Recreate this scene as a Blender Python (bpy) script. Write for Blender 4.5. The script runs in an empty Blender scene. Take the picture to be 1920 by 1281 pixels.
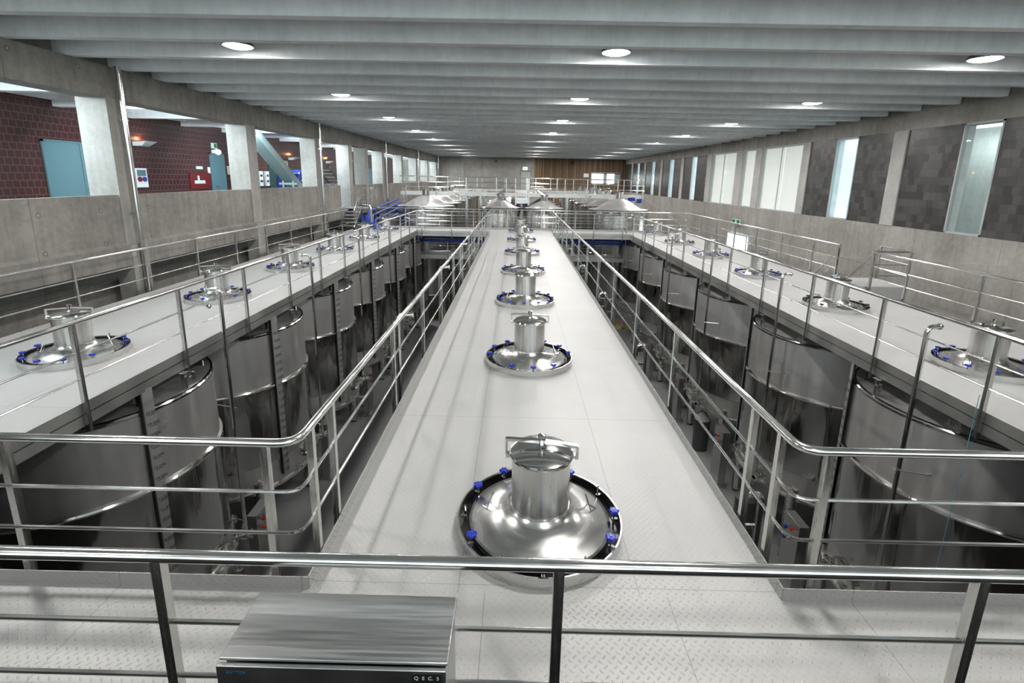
import bpy, math, random
from mathutils import Vector, Matrix
random.seed(7)
SC = bpy.context.scene
COL = SC.collection
PI = math.pi
FLOOR = -5.65

# ------------------------------------------------------------------ materials
def new_mat(name):
    m = bpy.data.materials.new(name); m.use_nodes = True
    nt = m.node_tree; b = nt.nodes['Principled BSDF']
    return m, nt, b
def N(nt, t, **kw):
    n = nt.nodes.new(t)
    for k, v in kw.items():
        if k.startswith('i_'):
            key = k[2:]
            n.inputs[int(key) if key.isdigit() else key].default_value = v
        else: setattr(n, k, v)
    return n
def L(nt, a, b): nt.links.new(a, b)
def math_n(nt, op, a, b=None, c=None):
    n = N(nt, 'ShaderNodeMath', operation=op)
    for i, v in enumerate((a, b, c)):
        if v is None: continue
        if isinstance(v, (int, float)): n.inputs[i].default_value = v
        else: L(nt, v, n.inputs[i])
    return n.outputs[0]
def ramp(nt, fac, stops):
    r = N(nt, 'ShaderNodeValToRGB')
    e = r.color_ramp.elements
    while len(e) < len(stops): e.new(0.5)
    for el, (p, c) in zip(e, stops): el.position = p; el.color = (*c, 1) if len(c) == 3 else c
    L(nt, fac, r.inputs[0]); return r.outputs[0]
def plain(name, col, rough=0.5, metal=0.0, spec=0.5, emit=None, es=0):
    m, nt, b = new_mat(name)
    b.inputs['Base Color'].default_value = (*col, 1); b.inputs['Roughness'].default_value = rough
    b.inputs['Metallic'].default_value = metal
    b.inputs['Specular IOR Level'].default_value = spec
    if emit: b.inputs['Emission Color'].default_value = (*emit, 1); b.inputs['Emission Strength'].default_value = es
    # fine surface variation
    tc = N(nt, 'ShaderNodeTexCoord'); nz = N(nt, 'ShaderNodeTexNoise', i_Scale=9.0, i_Detail=3.0); L(nt, tc.outputs['Object'], nz.inputs['Vector'])
    mr = N(nt, 'ShaderNodeMapRange'); mr.inputs['To Min'].default_value = max(0, rough-.06); mr.inputs['To Max'].default_value = min(1, rough+.06)
    L(nt, nz.outputs[0], mr.inputs[0]); L(nt, mr.outputs[0], b.inputs['Roughness'])
    return m
def steel(name, col=(.72,.71,.69), rough=.25, streak=(40,40,2), amp=.08, bump=0, bscale=(1,1,1), metal=1.0, aniso=0):
    m, nt, b = new_mat(name)
    b.inputs['Metallic'].default_value = metal
    tc = N(nt, 'ShaderNodeTexCoord'); mp = N(nt, 'ShaderNodeMapping'); mp.inputs['Scale'].default_value = streak
    L(nt, tc.outputs['Object'], mp.inputs['Vector'])
    nz = N(nt, 'ShaderNodeTexNoise', i_Scale=1.0, i_Detail=4.0); L(nt, mp.outputs[0], nz.inputs['Vector'])
    mr = N(nt, 'ShaderNodeMapRange'); mr.inputs['From Min'].default_value = .3; mr.inputs['From Max'].default_value = .7
    mr.inputs['To Min'].default_value = max(.02, rough-amp); mr.inputs['To Max'].default_value = rough+amp
    L(nt, nz.outputs[0], mr.inputs[0]); L(nt, mr.outputs[0], b.inputs['Roughness'])
    d = tuple(c*.86 for c in col)
    L(nt, ramp(nt, nz.outputs[0], [(.3, d), (.7, col)]), b.inputs['Base Color'])
    if aniso:
        tg = N(nt, 'ShaderNodeTangent', direction_type='RADIAL', axis='Z'); L(nt, tg.outputs[0], b.inputs['Tangent'])
        b.inputs['Anisotropic'].default_value = aniso; b.inputs['Anisotropic Rotation'].default_value = .25
    if bump:
        mp2 = N(nt, 'ShaderNodeMapping'); mp2.inputs['Scale'].default_value = bscale; L(nt, tc.outputs['Object'], mp2.inputs['Vector'])
        n2 = N(nt, 'ShaderNodeTexNoise', i_Scale=1.0, i_Detail=2.0); L(nt, mp2.outputs[0], n2.inputs['Vector'])
        bp = N(nt, 'ShaderNodeBump', i_Strength=1.0, i_Distance=bump); L(nt, n2.outputs[0], bp.inputs['Height']); L(nt, bp.outputs[0], b.inputs['Normal'])
    return m
def concrete(name, dark, light, joint=None, scale=.8, streaks=True, rough=.8, holes=False):
    m, nt, b = new_mat(name)
    tc = N(nt, 'ShaderNodeTexCoord'); o = tc.outputs['Object']
    n1 = N(nt, 'ShaderNodeTexNoise', i_Scale=scale, i_Detail=6.0, i_Roughness=.62); L(nt, o, n1.inputs['Vector'])
    n2 = N(nt, 'ShaderNodeTexNoise', i_Scale=scale*9, i_Detail=4.0, i_Roughness=.6); L(nt, o, n2.inputs['Vector'])
    mp = N(nt, 'ShaderNodeMapping'); mp.inputs['Scale'].default_value = (5, 5, .35); L(nt, o, mp.inputs['Vector'])
    n3 = N(nt, 'ShaderNodeTexNoise', i_Scale=1.0, i_Detail=5.0, i_Roughness=.65); L(nt, mp.outputs[0], n3.inputs['Vector'])
    f = math_n(nt, 'MULTIPLY', n1.outputs[0], .5)
    f = math_n(nt, 'MULTIPLY_ADD', n2.outputs[0], .22, f)
    f = math_n(nt, 'MULTIPLY_ADD', n3.outputs[0], .28 if streaks else .0, f)
    c = ramp(nt, f, [(.36, dark), (.62 if streaks else .48, light)])
    if joint:
        w, h = joint
        br = N(nt, 'ShaderNodeTexBrick', offset=0.0, offset_frequency=1)
        br.inputs['Brick Width'].default_value = w; br.inputs['Row Height'].default_value = h; br.inputs['Mortar Size'].default_value = .008
        br.inputs['Scale'].default_value = 1.0; br.inputs['Color1'].default_value = (1,1,1,1); br.inputs['Color2'].default_value = (.93,.93,.93,1); br.inputs['Mortar'].default_value = (.55,.55,.55,1)
        sx = N(nt, 'ShaderNodeSeparateXYZ'); L(nt, o, sx.inputs[0]); cb = N(nt, 'ShaderNodeCombineXYZ')
        s = math_n(nt, 'ADD', sx.outputs[0], sx.outputs[1]); L(nt, s, cb.inputs[0]); L(nt, sx.outputs[2], cb.inputs[1]); L(nt, cb.outputs[0], br.inputs['Vector'])
        mx = N(nt, 'ShaderNodeMix', data_type='RGBA', blend_type='MULTIPLY'); mx.inputs[0].default_value = 1
        L(nt, c, mx.inputs[6]); L(nt, br.outputs[0], mx.inputs[7]); c = mx.outputs[2]
    if holes:
        sh = N(nt, 'ShaderNodeSeparateXYZ'); L(nt, o, sh.inputs[0])
        fy = math_n(nt, 'MULTIPLY', math_n(nt, 'SUBTRACT', math_n(nt, 'FRACT', math_n(nt, 'DIVIDE', sh.outputs[1], 1.5)), .5), 1.5)
        fz = math_n(nt, 'MULTIPLY', math_n(nt, 'SUBTRACT', math_n(nt, 'FRACT', math_n(nt, 'DIVIDE', math_n(nt, 'ADD', sh.outputs[2], .02), .78)), .5), .78)
        dd = math_n(nt, 'SQRT', math_n(nt, 'ADD', math_n(nt, 'MULTIPLY', fy, fy), math_n(nt, 'MULTIPLY', fz, fz)))
        hc = ramp(nt, dd, [(0.0,(1.6,1.55,1.45)),(.022,(1.5,1.45,1.35)),(.028,(.55,.55,.55)),(.05,(.8,.8,.8)),(.075,(1,1,1))])
        mh = N(nt, 'ShaderNodeMix', data_type='RGBA', blend_type='MULTIPLY'); mh.inputs[0].default_value = 1; L(nt, c, mh.inputs[6]); L(nt, hc, mh.inputs[7]); c = mh.outputs[2]
    L(nt, c, b.inputs['Base Color']); b.inputs['Roughness'].default_value = rough; b.inputs['Specular IOR Level'].default_value = .3
    bp = N(nt, 'ShaderNodeBump', i_Strength=.35, i_Distance=.01); L(nt, n2.outputs[0], bp.inputs['Height']); L(nt, bp.outputs[0], b.inputs['Normal'])
    return m
def squares(name, c1, c2, mortar, size, msize, rough, wall_axis=True, offs=0.5):
    m, nt, b = new_mat(name)
    tc = N(nt, 'ShaderNodeTexCoord'); sx = N(nt, 'ShaderNodeSeparateXYZ'); L(nt, tc.outputs['Object'], sx.inputs[0])
    cb = N(nt, 'ShaderNodeCombineXYZ'); L(nt, sx.outputs[1], cb.inputs[0]); L(nt, sx.outputs[2], cb.inputs[1])
    br = N(nt, 'ShaderNodeTexBrick', offset=offs, offset_frequency=2); L(nt, cb.outputs[0], br.inputs['Vector'])
    br.inputs['Brick Width'].default_value = size; br.inputs['Row Height'].default_value = size; br.inputs['Mortar Size'].default_value = msize; br.inputs['Scale'].default_value = 1
    br.inputs['Color1'].default_value = (*c1,1); br.inputs['Color2'].default_value = (*c2,1); br.inputs['Mortar'].default_value = (*mortar,1); br.inputs['Bias'].default_value = 0
    nz = N(nt, 'ShaderNodeTexNoise', i_Scale=1.3, i_Detail=4.0); L(nt, tc.outputs['Object'], nz.inputs['Vector'])
    mx = N(nt, 'ShaderNodeMix', data_type='RGBA', blend_type='MULTIPLY'); mx.inputs[0].default_value = .7
    L(nt, br.outputs[0], mx.inputs[6]); L(nt, ramp(nt, nz.outputs[0], [(.3,(.55,.55,.55)),(.7,(1,1,1))]), mx.inputs[7])
    L(nt, mx.outputs[2], b.inputs['Base Color']); b.inputs['Roughness'].default_value = rough
    return m
def tread_plate(name, col=(.46,.46,.45)):
    m, nt, b = new_mat(name)
    tc = N(nt, 'ShaderNodeTexCoord'); sx = N(nt, 'ShaderNodeSeparateXYZ'); L(nt, tc.outputs['Object'], sx.inputs[0])
    P = .06
    u = math_n(nt, 'DIVIDE', sx.outputs[0], P)
    yz = math_n(nt, 'ADD', sx.outputs[1], sx.outputs[2])
    v = math_n(nt, 'DIVIDE', yz, P)
    def lug(du, dv, sgn):
        a = math_n(nt, 'SUBTRACT', math_n(nt, 'FRACT', math_n(nt, 'ADD', u, du)), .5)
        c = math_n(nt, 'SUBTRACT', math_n(nt, 'FRACT', math_n(nt, 'ADD', v, dv)), .5)
        s1 = math_n(nt, 'ADD', a, math_n(nt, 'MULTIPLY', c, sgn)); s2 = math_n(nt, 'SUBTRACT', c, math_n(nt, 'MULTIPLY', a, sgn))
        p1 = math_n(nt, 'POWER', math_n(nt, 'ABSOLUTE', math_n(nt, 'DIVIDE', s1, .42)), 2)
        p2 = math_n(nt, 'POWER', math_n(nt, 'ABSOLUTE', math_n(nt, 'DIVIDE', s2, .15)), 2)
        n = N(nt, 'ShaderNodeMath', operation='SUBTRACT', use_clamp=True); n.inputs[0].default_value = 1
        L(nt, math_n(nt, 'ADD', p1, p2), n.inputs[1]); return n.outputs[0]
    h = math_n(nt, 'MAXIMUM', lug(0, 0, 1), lug(.5, .5, -1))
    bp = N(nt, 'ShaderNodeBump', i_Strength=.8, i_Distance=.0036); L(nt, h, bp.inputs['Height']); L(nt, bp.outputs[0], b.inputs['Normal'])
    nz = N(nt, 'ShaderNodeTexNoise', i_Scale=.55, i_Detail=6.0, i_Roughness=.65); L(nt, tc.outputs['Object'], nz.inputs['Vector'])
    c = ramp(nt, nz.outputs[0], [(.3, tuple(x*.9 for x in col)), (.62, col)])
    br = N(nt, 'ShaderNodeTexBrick', offset=0.0, offset_frequency=1); mo = N(nt, 'ShaderNodeMapping'); mo.inputs['Location'].default_value = (.61,-.07,0); L(nt, tc.outputs['Object'], mo.inputs['Vector']); L(nt, mo.outputs[0], br.inputs['Vector'])
    br.inputs['Brick Width'].default_value = 1.28; br.inputs['Row Height'].default_value = 2.5; br.inputs['Mortar Size'].default_value = .003; br.inputs['Scale'].default_value = 1
    br.inputs['Color1'].default_value = (1,1,1,1); br.inputs['Color2'].default_value = (.96,.96,.96,1); br.inputs['Mortar'].default_value = (.6,.6,.6,1)
    mx = N(nt, 'ShaderNodeMix', data_type='RGBA', blend_type='MULTIPLY'); mx.inputs[0].default_value = 1; L(nt, c, mx.inputs[6]); L(nt, br.outputs[0], mx.inputs[7])
    L(nt, mx.outputs[2], b.inputs['Base Color'])
    b.inputs['Metallic'].default_value = .25; b.inputs['Roughness'].default_value = .5
    return m
def emitter(name, col, s):
    m, nt, b = new_mat(name)
    b.inputs['Base Color'].default_value = (*col, 1); b.inputs['Emission Color'].default_value = (*col, 1); b.inputs['Emission Strength'].default_value = s
    tc = N(nt, 'ShaderNodeTexCoord'); nz = N(nt, 'ShaderNodeTexNoise', i_Scale=.6); L(nt, tc.outputs['Object'], nz.inputs['Vector'])
    mr = N(nt, 'ShaderNodeMapRange'); mr.inputs['To Min'].default_value = s*.88; mr.inputs['To Max'].default_value = s*1.12; L(nt, nz.outputs[0], mr.inputs[0]); L(nt, mr.outputs[0], b.inputs['Emission Strength'])
    return m
def glass(name, tint=(.96,.975,.97)):
    m = bpy.data.materials.new(name); m.use_nodes = True; nt = m.node_tree; nt.nodes.clear()
    o = N(nt, 'ShaderNodeOutputMaterial'); t = N(nt, 'ShaderNodeBsdfTransparent'); t.inputs[0].default_value = (*tint, 1)
    g = N(nt, 'ShaderNodeBsdfGlossy'); g.inputs['Roughness'].default_value = .03
    f = N(nt, 'ShaderNodeFresnel'); f.inputs[0].default_value = 1.5
    mx = N(nt, 'ShaderNodeMixShader'); ge = N(nt, 'ShaderNodeNewGeometry'); L(nt, math_n(nt, 'MULTIPLY', f.outputs[0], math_n(nt, 'SUBTRACT', 1.0, ge.outputs['Backfacing'])), mx.inputs[0]); L(nt, t.outputs[0], mx.inputs[1]); L(nt, g.outputs[0], mx.inputs[2]); L(nt, mx.outputs[0], o.inputs[0])
    return m
def planks(name):
    m, nt, b = new_mat(name)
    tc = N(nt, 'ShaderNodeTexCoord'); sx = N(nt, 'ShaderNodeSeparateXYZ'); L(nt, tc.outputs['Object'], sx.inputs[0])
    cell = math_n(nt, 'FLOOR', math_n(nt, 'DIVIDE', sx.outputs[0], .16)); wn = N(nt, 'ShaderNodeTexWhiteNoise', noise_dimensions='1D'); L(nt, cell, wn.inputs['W'])
    mp = N(nt, 'ShaderNodeMapping'); mp.inputs['Scale'].default_value = (14, 1, 1.2); L(nt, tc.outputs['Object'], mp.inputs['Vector'])
    nz = N(nt, 'ShaderNodeTexNoise', i_Scale=1.0, i_Detail=5.0); L(nt, mp.outputs[0], nz.inputs['Vector'])
    f = math_n(nt, 'MULTIPLY_ADD', wn.outputs[0], .55, math_n(nt, 'MULTIPLY', nz.outputs[0], .45))
    L(nt, ramp(nt, f, [(.15,(.07,.042,.02)),(.5,(.14,.085,.042)),(.85,(.24,.16,.09))]), b.inputs['Base Color'])
    b.inputs['Roughness'].default_value = .65
    return m
M = {}
M['beam'] = concrete('precast concrete', (.62,.64,.64), (.86,.87,.865), scale=.5)
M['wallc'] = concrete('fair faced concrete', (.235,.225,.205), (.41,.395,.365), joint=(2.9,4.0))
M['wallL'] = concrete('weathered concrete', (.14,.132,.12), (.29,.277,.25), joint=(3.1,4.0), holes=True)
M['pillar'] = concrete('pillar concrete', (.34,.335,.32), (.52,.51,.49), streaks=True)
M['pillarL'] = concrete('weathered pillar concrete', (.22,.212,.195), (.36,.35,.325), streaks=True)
M['pale'] = concrete('pale concrete', (.55,.57,.57), (.75,.77,.77), scale=1.2)
M['floor'] = concrete('grey floor coating', (.30,.305,.305), (.37,.375,.375), scale=.3, streaks=False, rough=.45)
M['darkfloor'] = concrete('dark added floor', (.045,.045,.045), (.07,.07,.07), scale=.3, streaks=False, rough=.6)  # near black so steel fronts reflect dark; only for the added floor
M['redtile'] = squares('dark red wall tile', (.058,.009,.010), (.043,.007,.008), (.115,.08,.075), .21, .010, .35)
M['slate'] = squares('dark slate mosaic', (.03,.029,.028), (.095,.093,.09), (.035,.035,.033), .24, .004, .32, offs=.3)
M['wood'] = planks('timber cladding')
M['tread'] = tread_plate('diamond tread plate')
M['rail'] = steel('polished stainless tube', (.78,.77,.75), .17, (3,3,3), .05)
M['post'] = steel('brushed stainless post', (.64,.63,.61), .26, (60,60,3), .07)
M['brush'] = steel('brushed stainless', (.74,.73,.71), .24, (3,3,50), .06)
M['neck'] = steel('turned stainless', (.76,.75,.73), .24, (25,25,1), .04, aniso=.9)
M['satin'] = steel('satin tank steel', (.60,.59,.575), .40, (6,6,.6), .06, metal=.82, aniso=.6)
M['farcone'] = steel('lit cone steel', (.74,.73,.72), .36, (3,3,3), .06, metal=.8)
M['mirror'] = steel('mirror jacket steel', (.50,.495,.48), .10, (4,4,.5), .05, bump=.018, bscale=(3.6,3.6,.8), metal=1)
M['chrome'] = steel('polished fittings', (.8,.79,.77), .1, (5,5,5), .04)
M['fascia'] = steel('folded steel fascia', (.62,.62,.60), .45, (2,2,2), .06)
M['cabinet'] = steel('brushed cabinet steel', (.50,.505,.50), .36, (3,90,3), .07)
M['gauge'] = plain('pale gauge plate', (.42,.42,.41), .5, .5)
M['blue'] = plain('blue plastic knob', (.01,.03,.42), .35)
M['bluepipe'] = plain('blue coated pipe', (.012,.04,.30), .4)
M['bluemach'] = plain('blue machine enamel', (.008,.03,.22), .25)
M['black'] = plain('black rubber', (.012,.012,.012), .6)
M['well'] = steel('painted-shade well steel', (.10,.10,.10), .35, (5,5,5), .05)  # steel darkened to paint in the dark reflection inside the hatch collar
M['blackp'] = plain('black plastic', (.015,.015,.016), .35)
M['dark'] = plain('dark channel', (.02,.02,.02), .5)
M['ink'] = plain('printed black', (.01,.01,.01), .6)
M['inkw'] = plain('engraved white', (.5,.53,.52), .6)
M['inkb'] = plain('printed blue', (.01,.09,.2), .5)
M['housing'] = plain('grey lamp housing', (.10,.10,.10), .45)
M['lens'] = emitter('lamp lens', (1,.99,1), 60)
M['doorblue'] = plain('grey blue door paint', (.085,.17,.20), .45)
M['doorgrey'] = plain('light grey door', (.42,.43,.42), .5)
M['white'] = plain('white plastic', (.75,.76,.76), .45)
M['red'] = plain('red enamel', (.115,.006,.005), .45)
M['redk'] = plain('orange red knob', (.55,.05,.01), .4)
M['green'] = plain('sign green', (.01,.12,.06), .4)
M['greenl'] = emitter('lit sign', (.75,1,.92), 2.5)
M['signw'] = plain('sign white', (.55,.75,.6), .5)
M['yellow'] = plain('yellow floor paint', (.45,.35,.16), .5)
M['frame'] = plain('pale window frame', (.42,.46,.46), .4)
M['glass'] = glass('window glass')
M['blind'] = emitter('self-lit roller blind', (.84,.85,.82), .36)  # glow built into the blind in place of daylight through it
M['blueglow'] = emitter('self-lit reveal', (.60,.85,.93), .62)  # emission of the surface itself stands in for daylight beyond the windows
M['sky'] = emitter('daylight pane', (.86,.97,1), 3.0)
M['tube'] = emitter('fluorescent tube', (.85,1,.97), 6)
M['warm'] = emitter('warm lamp', (1,.45,.2), 6)
M['conv'] = plain('conveyor enamel', (.22,.29,.29), .5)
M['teal'] = plain('dark teal panel', (.01,.05,.05), .5)

# ------------------------------------------------------------------ mesh builder
class MB:
    def __init__(s): s.v = []; s.f = []; s.mi = []; s.m = 0
    def quadbox(s, c):
        i = len(s.v); s.v += [tuple(p) for p in c]
        for f in ((0,3,2,1),(4,5,6,7),(0,1,5,4),(1,2,6,5),(2,3,7,6),(3,0,4,7)):
            s.f.append(tuple(i+k for k in f)); s.mi.append(s.m)
    def box(s, x0, x1, y0, y1, z0, z1):
        s.quadbox([(x0,y0,z0),(x1,y0,z0),(x1,y1,z0),(x0,y1,z0),(x0,y0,z1),(x1,y0,z1),(x1,y1,z1),(x0,y1,z1)]); return s
    def bar(s, p0, p1, w, h, up=(0,0,1)):
        p0 = Vector(p0); p1 = Vector(p1); d = (p1-p0).normalized(); a = d.cross(Vector(up))
        if a.length < 1e-4: a = d.cross(Vector((1,0,0)))
        a.normalize(); b = a.cross(d)
        q = lambda p, i, j: p + a*(w/2*i) + b*(h/2*j)
        s.quadbox([q(p0,-1,-1), q(p0,1,-1), q(p1,1,-1), q(p1,-1,-1), q(p0,-1,1), q(p0,1,1), q(p1,1,1), q(p1,-1,1)]); return s
    def rbox(s, ang, r, w, t, z0, z1, off=0):   # box standing on a tank side at an angle
        d = Vector((math.cos(ang), math.sin(ang), 0)); n = Vector((-d.y, d.x, 0)); c = d*r + n*off
        P = lambda i, j, z: (c + n*(w/2*i) + d*(t*j) + Vector((0,0,z)))
        s.quadbox([P(-1,0,z0),P(-1,1,z0),P(1,1,z0),P(1,0,z0),P(-1,0,z1),P(-1,1,z1),P(1,1,z1),P(1,0,z1)]); return s
    def ring(s, pts, close=True):
        i = len(s.v); s.v += [tuple(p) for p in pts]; return list(range(i, i+len(pts)))
    def skin(s, a, b):
        n = len(a)
        for k in range(n):
            s.f.append((a[k], a[(k+1)%n], b[(k+1)%n], b[k])); s.mi.append(s.m)
    def cap(s, a, flip=False):
        s.f.append(tuple(reversed(a)) if flip else tuple(a)); s.mi.append(s.m)
    def tube(s, pts, r, n=10, bend=0.0, seg=5, caps=True):
        P = [Vector(p) for p in pts]
        if bend > 0 and len(P) > 2:
            Q = [P[0]]
            for k in range(1, len(P)-1):
                a = (P[k-1]-P[k]); b = (P[k+1]-P[k]); la, lb = a.length, b.length; a.normalize(); b.normalize()
                t = min(bend, la*.49, lb*.49); p0 = P[k]+a*t; p2 = P[k]+b*t
                for j in range(seg+1):
                    u = j/seg; Q.append(p0*(1-u)**2 + P[k]*2*u*(1-u) + p2*u*u)
            Q.append(P[-1]); P = Q
        t0 = (P[1]-P[0]).normalized(); a = t0.orthogonal().normalized(); rings = []
        for k, p in enumerate(P):
            if k == 0: t = t0
            elif k == len(P)-1: t = (P[k]-P[k-1]).normalized()
            else: t = ((P[k]-P[k-1]).normalized() + (P[k+1]-P[k]).normalized()).normalized()
            a = (a - t*a.dot(t)).normalized(); b = t.cross(a)
            rr = r[k] if isinstance(r, (list, tuple)) else r
            rings.append(s.ring([p + (a*math.cos(2*PI*j/n) + b*math.sin(2*PI*j/n))*rr for j in range(n)]))
        for x, y in zip(rings, rings[1:]): s.skin(x, y)
        if caps: s.cap(rings[0], True); s.cap(rings[-1])
        return s
    def lathe(s, prof, n=48, c=(0,0,0), axis=(0,0,1), cap0=False, cap1=False):
        z = Vector(axis).normalized(); x = z.orthogonal().normalized(); y = z.cross(x); c = Vector(c); R = []
        for r, h in prof:
            R.append(s.ring([c + z*h + (x*math.cos(2*PI*j/n) + y*math.sin(2*PI*j/n))*r for j in range(n)]))
        for a, b in zip(R, R[1:]): s.skin(a, b)
        if cap0: s.cap(R[0], True)
        if cap1: s.cap(R[-1])
        return s
    def prism(s, poly, a, b, plane='YZ'):
        def P(u, v, w): return (w, u, v) if plane == 'YZ' else (u, w, v) if plane == 'XZ' else (u, v, w)
        A = s.ring([P(u, v, a) for u, v in poly]); B = s.ring([P(u, v, b) for u, v in poly])
        s.skin(A, B); s.cap(A, True); s.cap(B); return s
    def grid(s, x0, x1, y0, y1, z): s.box(x0, x1, y0, y1, z-.002, z); return s
    def mesh(s, name, mats, sharp=35):
        me = bpy.data.meshes.new(name); me.from_pydata(s.v, [], s.f); me.validate()
        for m in (mats if isinstance(mats, (list, tuple)) else [mats]): me.materials.append(m)
        if len(s.mi) == len(me.polygons):
            me.polygons.foreach_set('material_index', s.mi)
        import bmesh
        bm = bmesh.new(); bm.from_mesh(me); bmesh.ops.recalc_face_normals(bm, faces=bm.faces); bm.to_mesh(me); bm.free()
        me.polygons.foreach_set('use_smooth', [True]*len(me.polygons))
        me.set_sharp_from_angle(angle=math.radians(sharp)); me.update()
        return me

def link(o, parent=None):
    COL.objects.link(o)
    if parent is not None: o.parent = parent
    return o
def thing(name, label, cat, loc=(0,0,0), rz=0, group=None):
    o = bpy.data.objects.new(name, None); o.empty_display_size = .2; o.location = loc; o.rotation_euler = (0,0,rz)
    o['label'] = label; o['category'] = cat
    if group: o['group'] = group
    return link(o)
def part(name, mb, mat, parent, label=None, loc=None, rz=None, bevel=0):
    o = bpy.data.objects.new(name, mb.mesh(name, mat) if isinstance(mb, MB) else mb)
    if label: o['label'] = label
    if loc is not None: o.location = loc
    if rz is not None: o.rotation_euler = (0,0,rz)
    if bevel:
        b = o.modifiers.new('Bevel', 'BEVEL'); b.width = bevel; b.segments = 2; b.limit_method = 'ANGLE'
    return link(o, parent)
def solo(name, mb, mat, label, cat, loc=(0,0,0), rz=0, group=None, bevel=0):
    o = part(name, mb, mat, None, loc=loc, rz=rz, bevel=bevel); o['label'] = label; o['category'] = cat
    if group: o['group'] = group
    return o
def struct(name, mb, mat):
    o = part(name, mb, mat, None); o['kind'] = 'structure'; return o
def kids(o): return [c for c in ALLKIDS.get(o.name, [])]
def dup(root, loc, rz, label, group=None):
    src = {}
    for o in list(COL.objects):
        if o.parent is not None: src.setdefault(o.parent.name, []).append(o)
    def rec(o, par):
        c = o.copy(); COL.objects.link(c)
        if par is not None: c.parent = par
        for ch in src.get(o.name, []): rec(ch, c)
        return c
    r = rec(root, None); r.location = loc; r.rotation_euler = (0,0,rz); r['label'] = label
    if group: r['group'] = group
    return r
def text_mesh(body, size, align='LEFT', depth=.0006):
    cu = bpy.data.curves.new('lettering', 'FONT'); cu.body = body; cu.size = size; cu.align_x = align; cu.align_y = 'CENTER'; cu.extrude = depth
    o = bpy.data.objects.new('lettering', cu); COL.objects.link(o)
    me = bpy.data.meshes.new_from_object(o.evaluated_get(bpy.context.evaluated_depsgraph_get()))
    bpy.data.objects.remove(o); return me
def text_part(name, body, size, mat, parent, loc, rot, align='LEFT'):
    me = text_mesh(body, size, align); me.name = name; me.materials.clear(); me.materials.append(mat)
    o = bpy.data.objects.new(name, me); o.location = loc; o.rotation_euler = rot
    return link(o, parent)
ORD = ['first','second','third','fourth','fifth','sixth','seventh','eighth','ninth','tenth','eleventh']

# ------------------------------------------------------------------ setting
XL, XR, YE, YB = -9.6, 13.0, 60.5, -4.0
SOF = 5.22
struct('floor', MB().box(XL-.5, XR+.3, YB, YE, FLOOR-.2, FLOOR), M['floor'])
struct('ceiling', MB().box(XL-.6, XR+.3, YB, YE, 6.1, 6.3), M['beam'])
for i, k in enumerate(range(-8, 37)):
    y = 8.15 + 1.44*k
    b = MB().prism([(y-.04,6.1),(y,SOF),(y+.2,SOF),(y+.24,6.1)], XL-.35, XR+.05, 'YZ')
    o = struct('trim_%d' % (i+1), b, M['beam'])
# left wall
wl = MB()
wl.box(XL-.6, XL, YB, YE, 4.5, SOF-.005)            # lintel beam
wl.box(XL-.6, XL-.3, YB, YE, SOF-.005, 6.1)         # upstand behind the beam ends
wl.box(XL-.55, XL+.12, YB, YE, .55, 1.05)           # slab edge
wl.box(XL-.75, XL-.5, YB, YE, FLOOR, .12)           # lower wall
wl.box(XL-2.2, XL-2.0, YB, YE, FLOOR, .55)          # back of the dark recess
for y0, y1 in ((YB,26.9),(28.42,YE)):
    wl.box(XL-.18, XL, y0, y1, 1.05, 2.27)
wl.prism([(XL-.02,1.05),(XL+.1,1.05),(XL-.02,1.13)], YB, 26.9, 'XZ')
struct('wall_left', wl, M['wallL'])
PY = [(-.05,.5),(5.9,.6),(11.82,.55),(17.77,.62),(23.7,.6),(28.35,.6),(31.4,.6),(35.3,.6),(41.2,.6),(47.1,.6),(53,.6),(58.6,.6)]
for i, (y, w) in enumerate(PY):
    b = MB().box(XL-.68, XL+.035, y, y+w, 1.05, 4.5)
    b.box(XL-.3, XL+.13, y, y+w, -1.2, 1.05)
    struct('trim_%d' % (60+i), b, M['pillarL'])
# gallery behind the left openings
struct('wall_gallery', MB().box(-14.4, -14.2, YB, YE, 1.0, 5.3), M['redtile'])
struct('floor_gallery', MB().box(-14.2, XL-.18, YB, YE, .75, 1.1), M['floor'])
gc = MB().box(-14.2, XL-.6, YB, YE, 5.12, 5.3)
gc.box(-14.2, -13.95, YB, YE, 4.9, 5.12)
for k in range(0, 22): gc.box(-14.2, XL-.6, 1.0+2.9*k, 1.28+2.9*k, 4.72, 5.12)
struct('ceiling_gallery', gc, M['pale'])
# right wall
wr = MB()
wr.box(XR, XR+.3, YB, YE, FLOOR, 1.47)
wr.box(XR, XR+.3, YB, YE, 4.64, SOF)
wr.box(XR+.1, XR+.3, YB, YE, SOF, 6.1)
wr.prism([(YB,1.47),(8,1.44),(17.4,.25),(24.8,-.62),(30.5,-1.3),(36.8,-.72),(53.5,1.44),(YE,1.47),(YE,FLOOR),(YB,FLOOR)], XR-.12, XR, 'YZ')
struct('wall_right', wr, M['wallc'])
pil = [(5.6,.6),(11.4,.6),(17.05,.6),(22.55,.56),(26.9,.7),(29.13,.85),(33.7,.8),(39.3,.62),(45.0,.6),(50.8,.6),(56.4,.6)]
for i, (y, w) in enumerate(pil):
    struct('trim_%d' % (80+i), MB().box(XR-.03, XR+.3, y, y+w, 1.47, 4.64), M['pillar'])
wins = [(1,13.79,14.99,'bay'),(2,19.46,20.77,'blue'),(3,23.11,26.9,'blind2'),(4,27.6,29.13,'blind'),(5,29.98,33.7,'blind2'),(6,36.5,37.5,'blue'),(7,41.8,42.9,'blue'),(8,47.5,48.5,'blue'),(9,53.4,54.4,'blue')]
edges = []
for y, w in pil: edges.append((y, y+w))
for _, a, b, _k in wins: edges.append((a, b))
edges.sort()
y = YB; slate = MB()
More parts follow.
